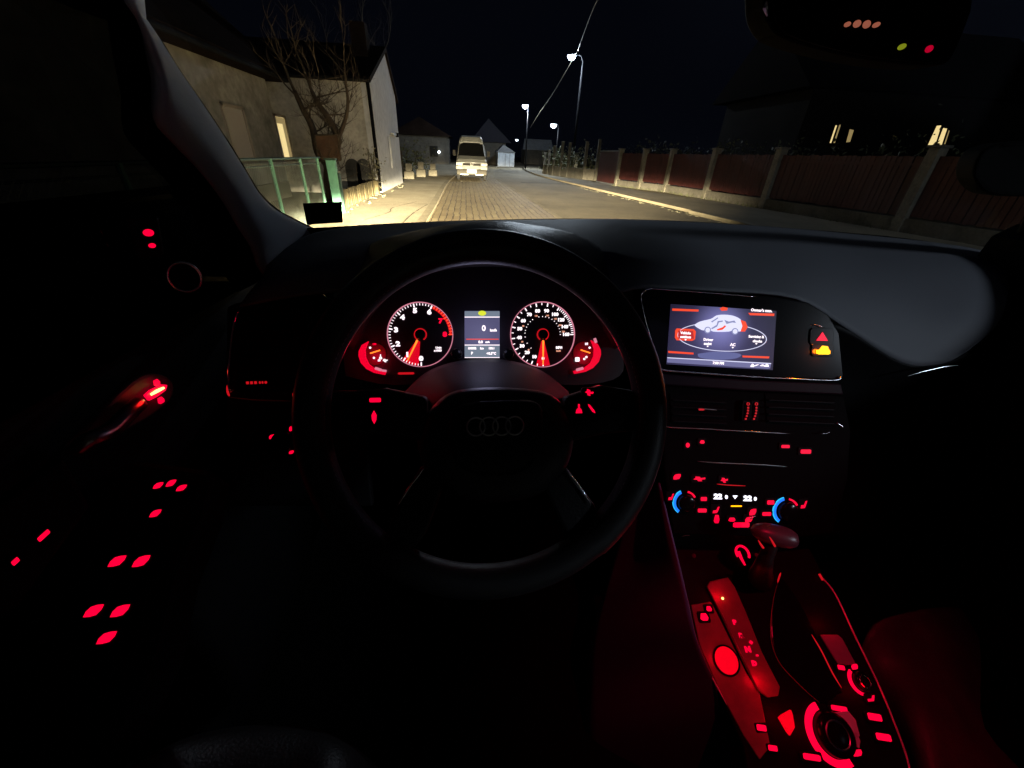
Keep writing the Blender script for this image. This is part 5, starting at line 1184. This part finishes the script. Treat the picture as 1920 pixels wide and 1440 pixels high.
b = MB(); b.grid([[Vector((1.33, y, .35)), Vector((1.32, y, .8)), Vector((1.30, y, 1.05)), Vector((1.33, y, 1.27)), Vector((1.38, y, 1.30))] for y in (-1.2, 0, .9)]); b.build('door_panel', M['leather'], car, solid=.004)
b = MB(); b.grid([[Vector((.39+s_*x, y, z)) for x, z in ((-.90, .80), (-.86, 1.0), (-.6, 1.08), (0, 1.10), (.6, 1.08), (.86, 1.0), (.90, .80))] for s_, y, z0 in ((1, 1.15, 0), )]+[[Vector((.39+x, 2.05, z-.12)) for x, z in ((-.86, .80), (-.82, 1.0), (-.6, 1.06), (0, 1.08), (.6, 1.06), (.82, 1.0), (.86, .80))]]+[[Vector((.39+x, 2.3, z-.3)) for x, z in ((-.8, .80), (-.78, 1.0), (-.6, 1.06), (0, 1.08), (.6, 1.06), (.78, 1.0), (.8, .80))]])
b.build('bonnet', M['gloss'], car, smooth=True, solid=.01)
# side window: glass tinted near black, putting the night's darkness into its colour
M['tint'] = glass_mat('night_dark_glass', (.015, .016, .018), .004)
fp = [atx(x-56, y+28, -.438) for x, y in plf]
b = MB(); b.grid([[p, Vector((p.x-.012, 0, p.z+.01)), Vector((p.x-.02, -1.1, p.z))] for p in crom(fp, 3)]); b.build('side_window', M['tint'], car, smooth=True)
b = MB(); P = crom([at(*p) for p in ((1880, 268, 1.15), (1850, 280, 1.14), (1832, 305, 1.13), (1830, 335, 1.12), (1850, 360, 1.12), (1890, 368, 1.12), (1990, 360, 1.15), (2000, 290, 1.15), (1950, 262, 1.15))], 4)
b.prism(P, Vector((.03, .08, 0))); o = b.build('door_mirror', M['void'], car, bevel=.015, seg=3)
# headlights with their dipped beam
def beam(l):
    """dipped beam: a bright flat sheet below the cut-off, a little stray light above it"""
    l.use_nodes = True; t = l.node_tree; em = t.nodes['Emission']
    tc = t.nodes.new('ShaderNodeTexCoord'); sp_ = t.nodes.new('ShaderNodeSeparateXYZ'); t.links.new(tc.outputs['Normal'], sp_.inputs[0])
    mr = t.nodes.new('ShaderNodeMapRange'); mr.inputs['From Min'].default_value = -.35; mr.inputs['From Max'].default_value = .15
    # the cut-off sits lower on the oncoming (left) side
    m1 = t.nodes.new('ShaderNodeMath'); m1.operation = 'MULTIPLY_ADD'; m1.inputs[1].default_value = -1; m1.inputs[2].default_value = -.08; t.links.new(sp_.outputs['X'], m1.inputs[0])
    m2 = t.nodes.new('ShaderNodeMath'); m2.operation = 'MAXIMUM'; m2.inputs[1].default_value = 0; t.links.new(m1.outputs[0], m2.inputs[0])
    m3 = t.nodes.new('ShaderNodeMath'); m3.operation = 'MULTIPLY_ADD'; m3.inputs[1].default_value = .16; t.links.new(m2.outputs[0], m3.inputs[0]); t.links.new(sp_.outputs['Z'], m3.inputs[2])
    t.links.new(m3.outputs[0], mr.inputs['Value']); parts = []
    for tab, y0, y1 in ((BEAM, .77, .98), (STRAY, .965, .999)):
        zr = t.nodes.new('ShaderNodeValToRGB'); t.links.new(mr.outputs[0], zr.inputs['Fac']); e = zr.color_ramp.elements
        e[0].position = 0; e[0].color = (tab[0][1]*.3,)*3+(1,); e[1].position = 1; e[1].color = (tab[-1][1],)*3+(1,)
        for p, c_ in tab: q_ = e.new((p+.35)/.5); q_.color = (c_, c_, c_, 1)
        yr = t.nodes.new('ShaderNodeMapRange'); yr.inputs['From Min'].default_value = y0; yr.inputs['From Max'].default_value = y1; yr.interpolation_type = 'SMOOTHSTEP'
        t.links.new(sp_.outputs['Y'], yr.inputs['Value']); mu = t.nodes.new('ShaderNodeMath'); mu.operation = 'MULTIPLY'
        t.links.new(zr.outputs['Color'], mu.inputs[0]); t.links.new(yr.outputs[0], mu.inputs[1]); parts.append(mu)
    ad = t.nodes.new('ShaderNodeMath'); t.links.new(parts[0].outputs[0], ad.inputs[0]); t.links.new(parts[1].outputs[0], ad.inputs[1]); t.links.new(ad.outputs[0], em.inputs['Strength'])
BEAM = ((-.14, .05), (-.08, .085), (-.06, .15), (-.035, .40), (-.02, .26), (-.005, .05), (.01, .004), (.03, .0006), (.10, .0003))
STRAY = ((-.05, .0), (-.01, .006), (.01, .016), (.05, .014), (.08, .004), (.12, .0005))
for sx in (-1, 1):
    b = MB(); c = Vector((.39+sx*.66, 2.32, .74)); b.box(c-Vector((0, .05, 0)), (.34, .12, .16)); hl = b.build('headlight', M['reflector'], car, bevel=.03)
    lo = lamp_obj('headlight_beam', 'POINT', c+Vector((0, .12, 0)), 320000, (1, .83, .54), .05, car); beam(lo.data)
# overhead red reading-light LED in the roof console that washes the centre console
b = MB(); b.box((.40, .12, 1.66), (.16, .12, .02)); oc = b.build('roof_console', M['black'], car, bevel=.004)
b = MB(); b.lathe(Vector((.40, .14, 1.648)), Vector((0, 0, -1)), [(0, .003), (.003, .002), (.004, 0)], 12); attach2(b.build('ambient_led', M['redhot']), oc, car)
lr = lamp_obj('ambient_beam', 'SPOT', Vector((.40, .14, 1.64)), 11.0, (1, .004, .045), .006, car); lr.data.spot_size = math.radians(60); lr.data.spot_blend = 1
lr.rotation_euler = (math.radians(10), math.radians(-9), 0)
# unseen sun lamp, added as weak fill on dash, pillar and walls
sun = bpy.data.lights.new('fill_sun', 'SUN'); sun.energy = .006; sun.angle = math.radians(6); sun.color = (.65, .75, 1)
so = bpy.data.objects.new('fill_sun', sun); COL.objects.link(so); so.rotation_euler = Vector((.62, -.55, .55)).to_track_quat('Z', 'Y').to_euler()

lamp_obj('hazard_glow', 'POINT', FS.px(1541, 658, .009), .12, (1, .14, .0), .004, car)
lamp_obj('handle_glow', 'POINT', FH.px(285, 742, .02), .010, (1, .01, .01), .006, car)
for px in (690, 1112): lamp_obj('dial_glow', 'POINT', FC.px(px, 668, .03), .05, (1, .0, .03), .008, car)  # red fill added at the dial ends to light the wheel rim
lamp_obj('screen_glow', 'POINT', FS.px(1350, 625, .12), .012, (.55, .5, 1), .05, car)
lamp_obj('trip_glow', 'POINT', FC.px(905, 620, .05), .06, (.6, .6, 1), .02, car)
for px, py in ((1359, 1238), (1430, 1280), (1475, 1350), (1352, 1118), (1400, 975), (1625, 1300), (1520, 1370), (1560, 1170)): lamp_obj('console_glow', 'POINT', FK.px(px, py, .022), .02, (1, .0, .01), .01, car)  # red fill points added to brighten the console and its edge trim
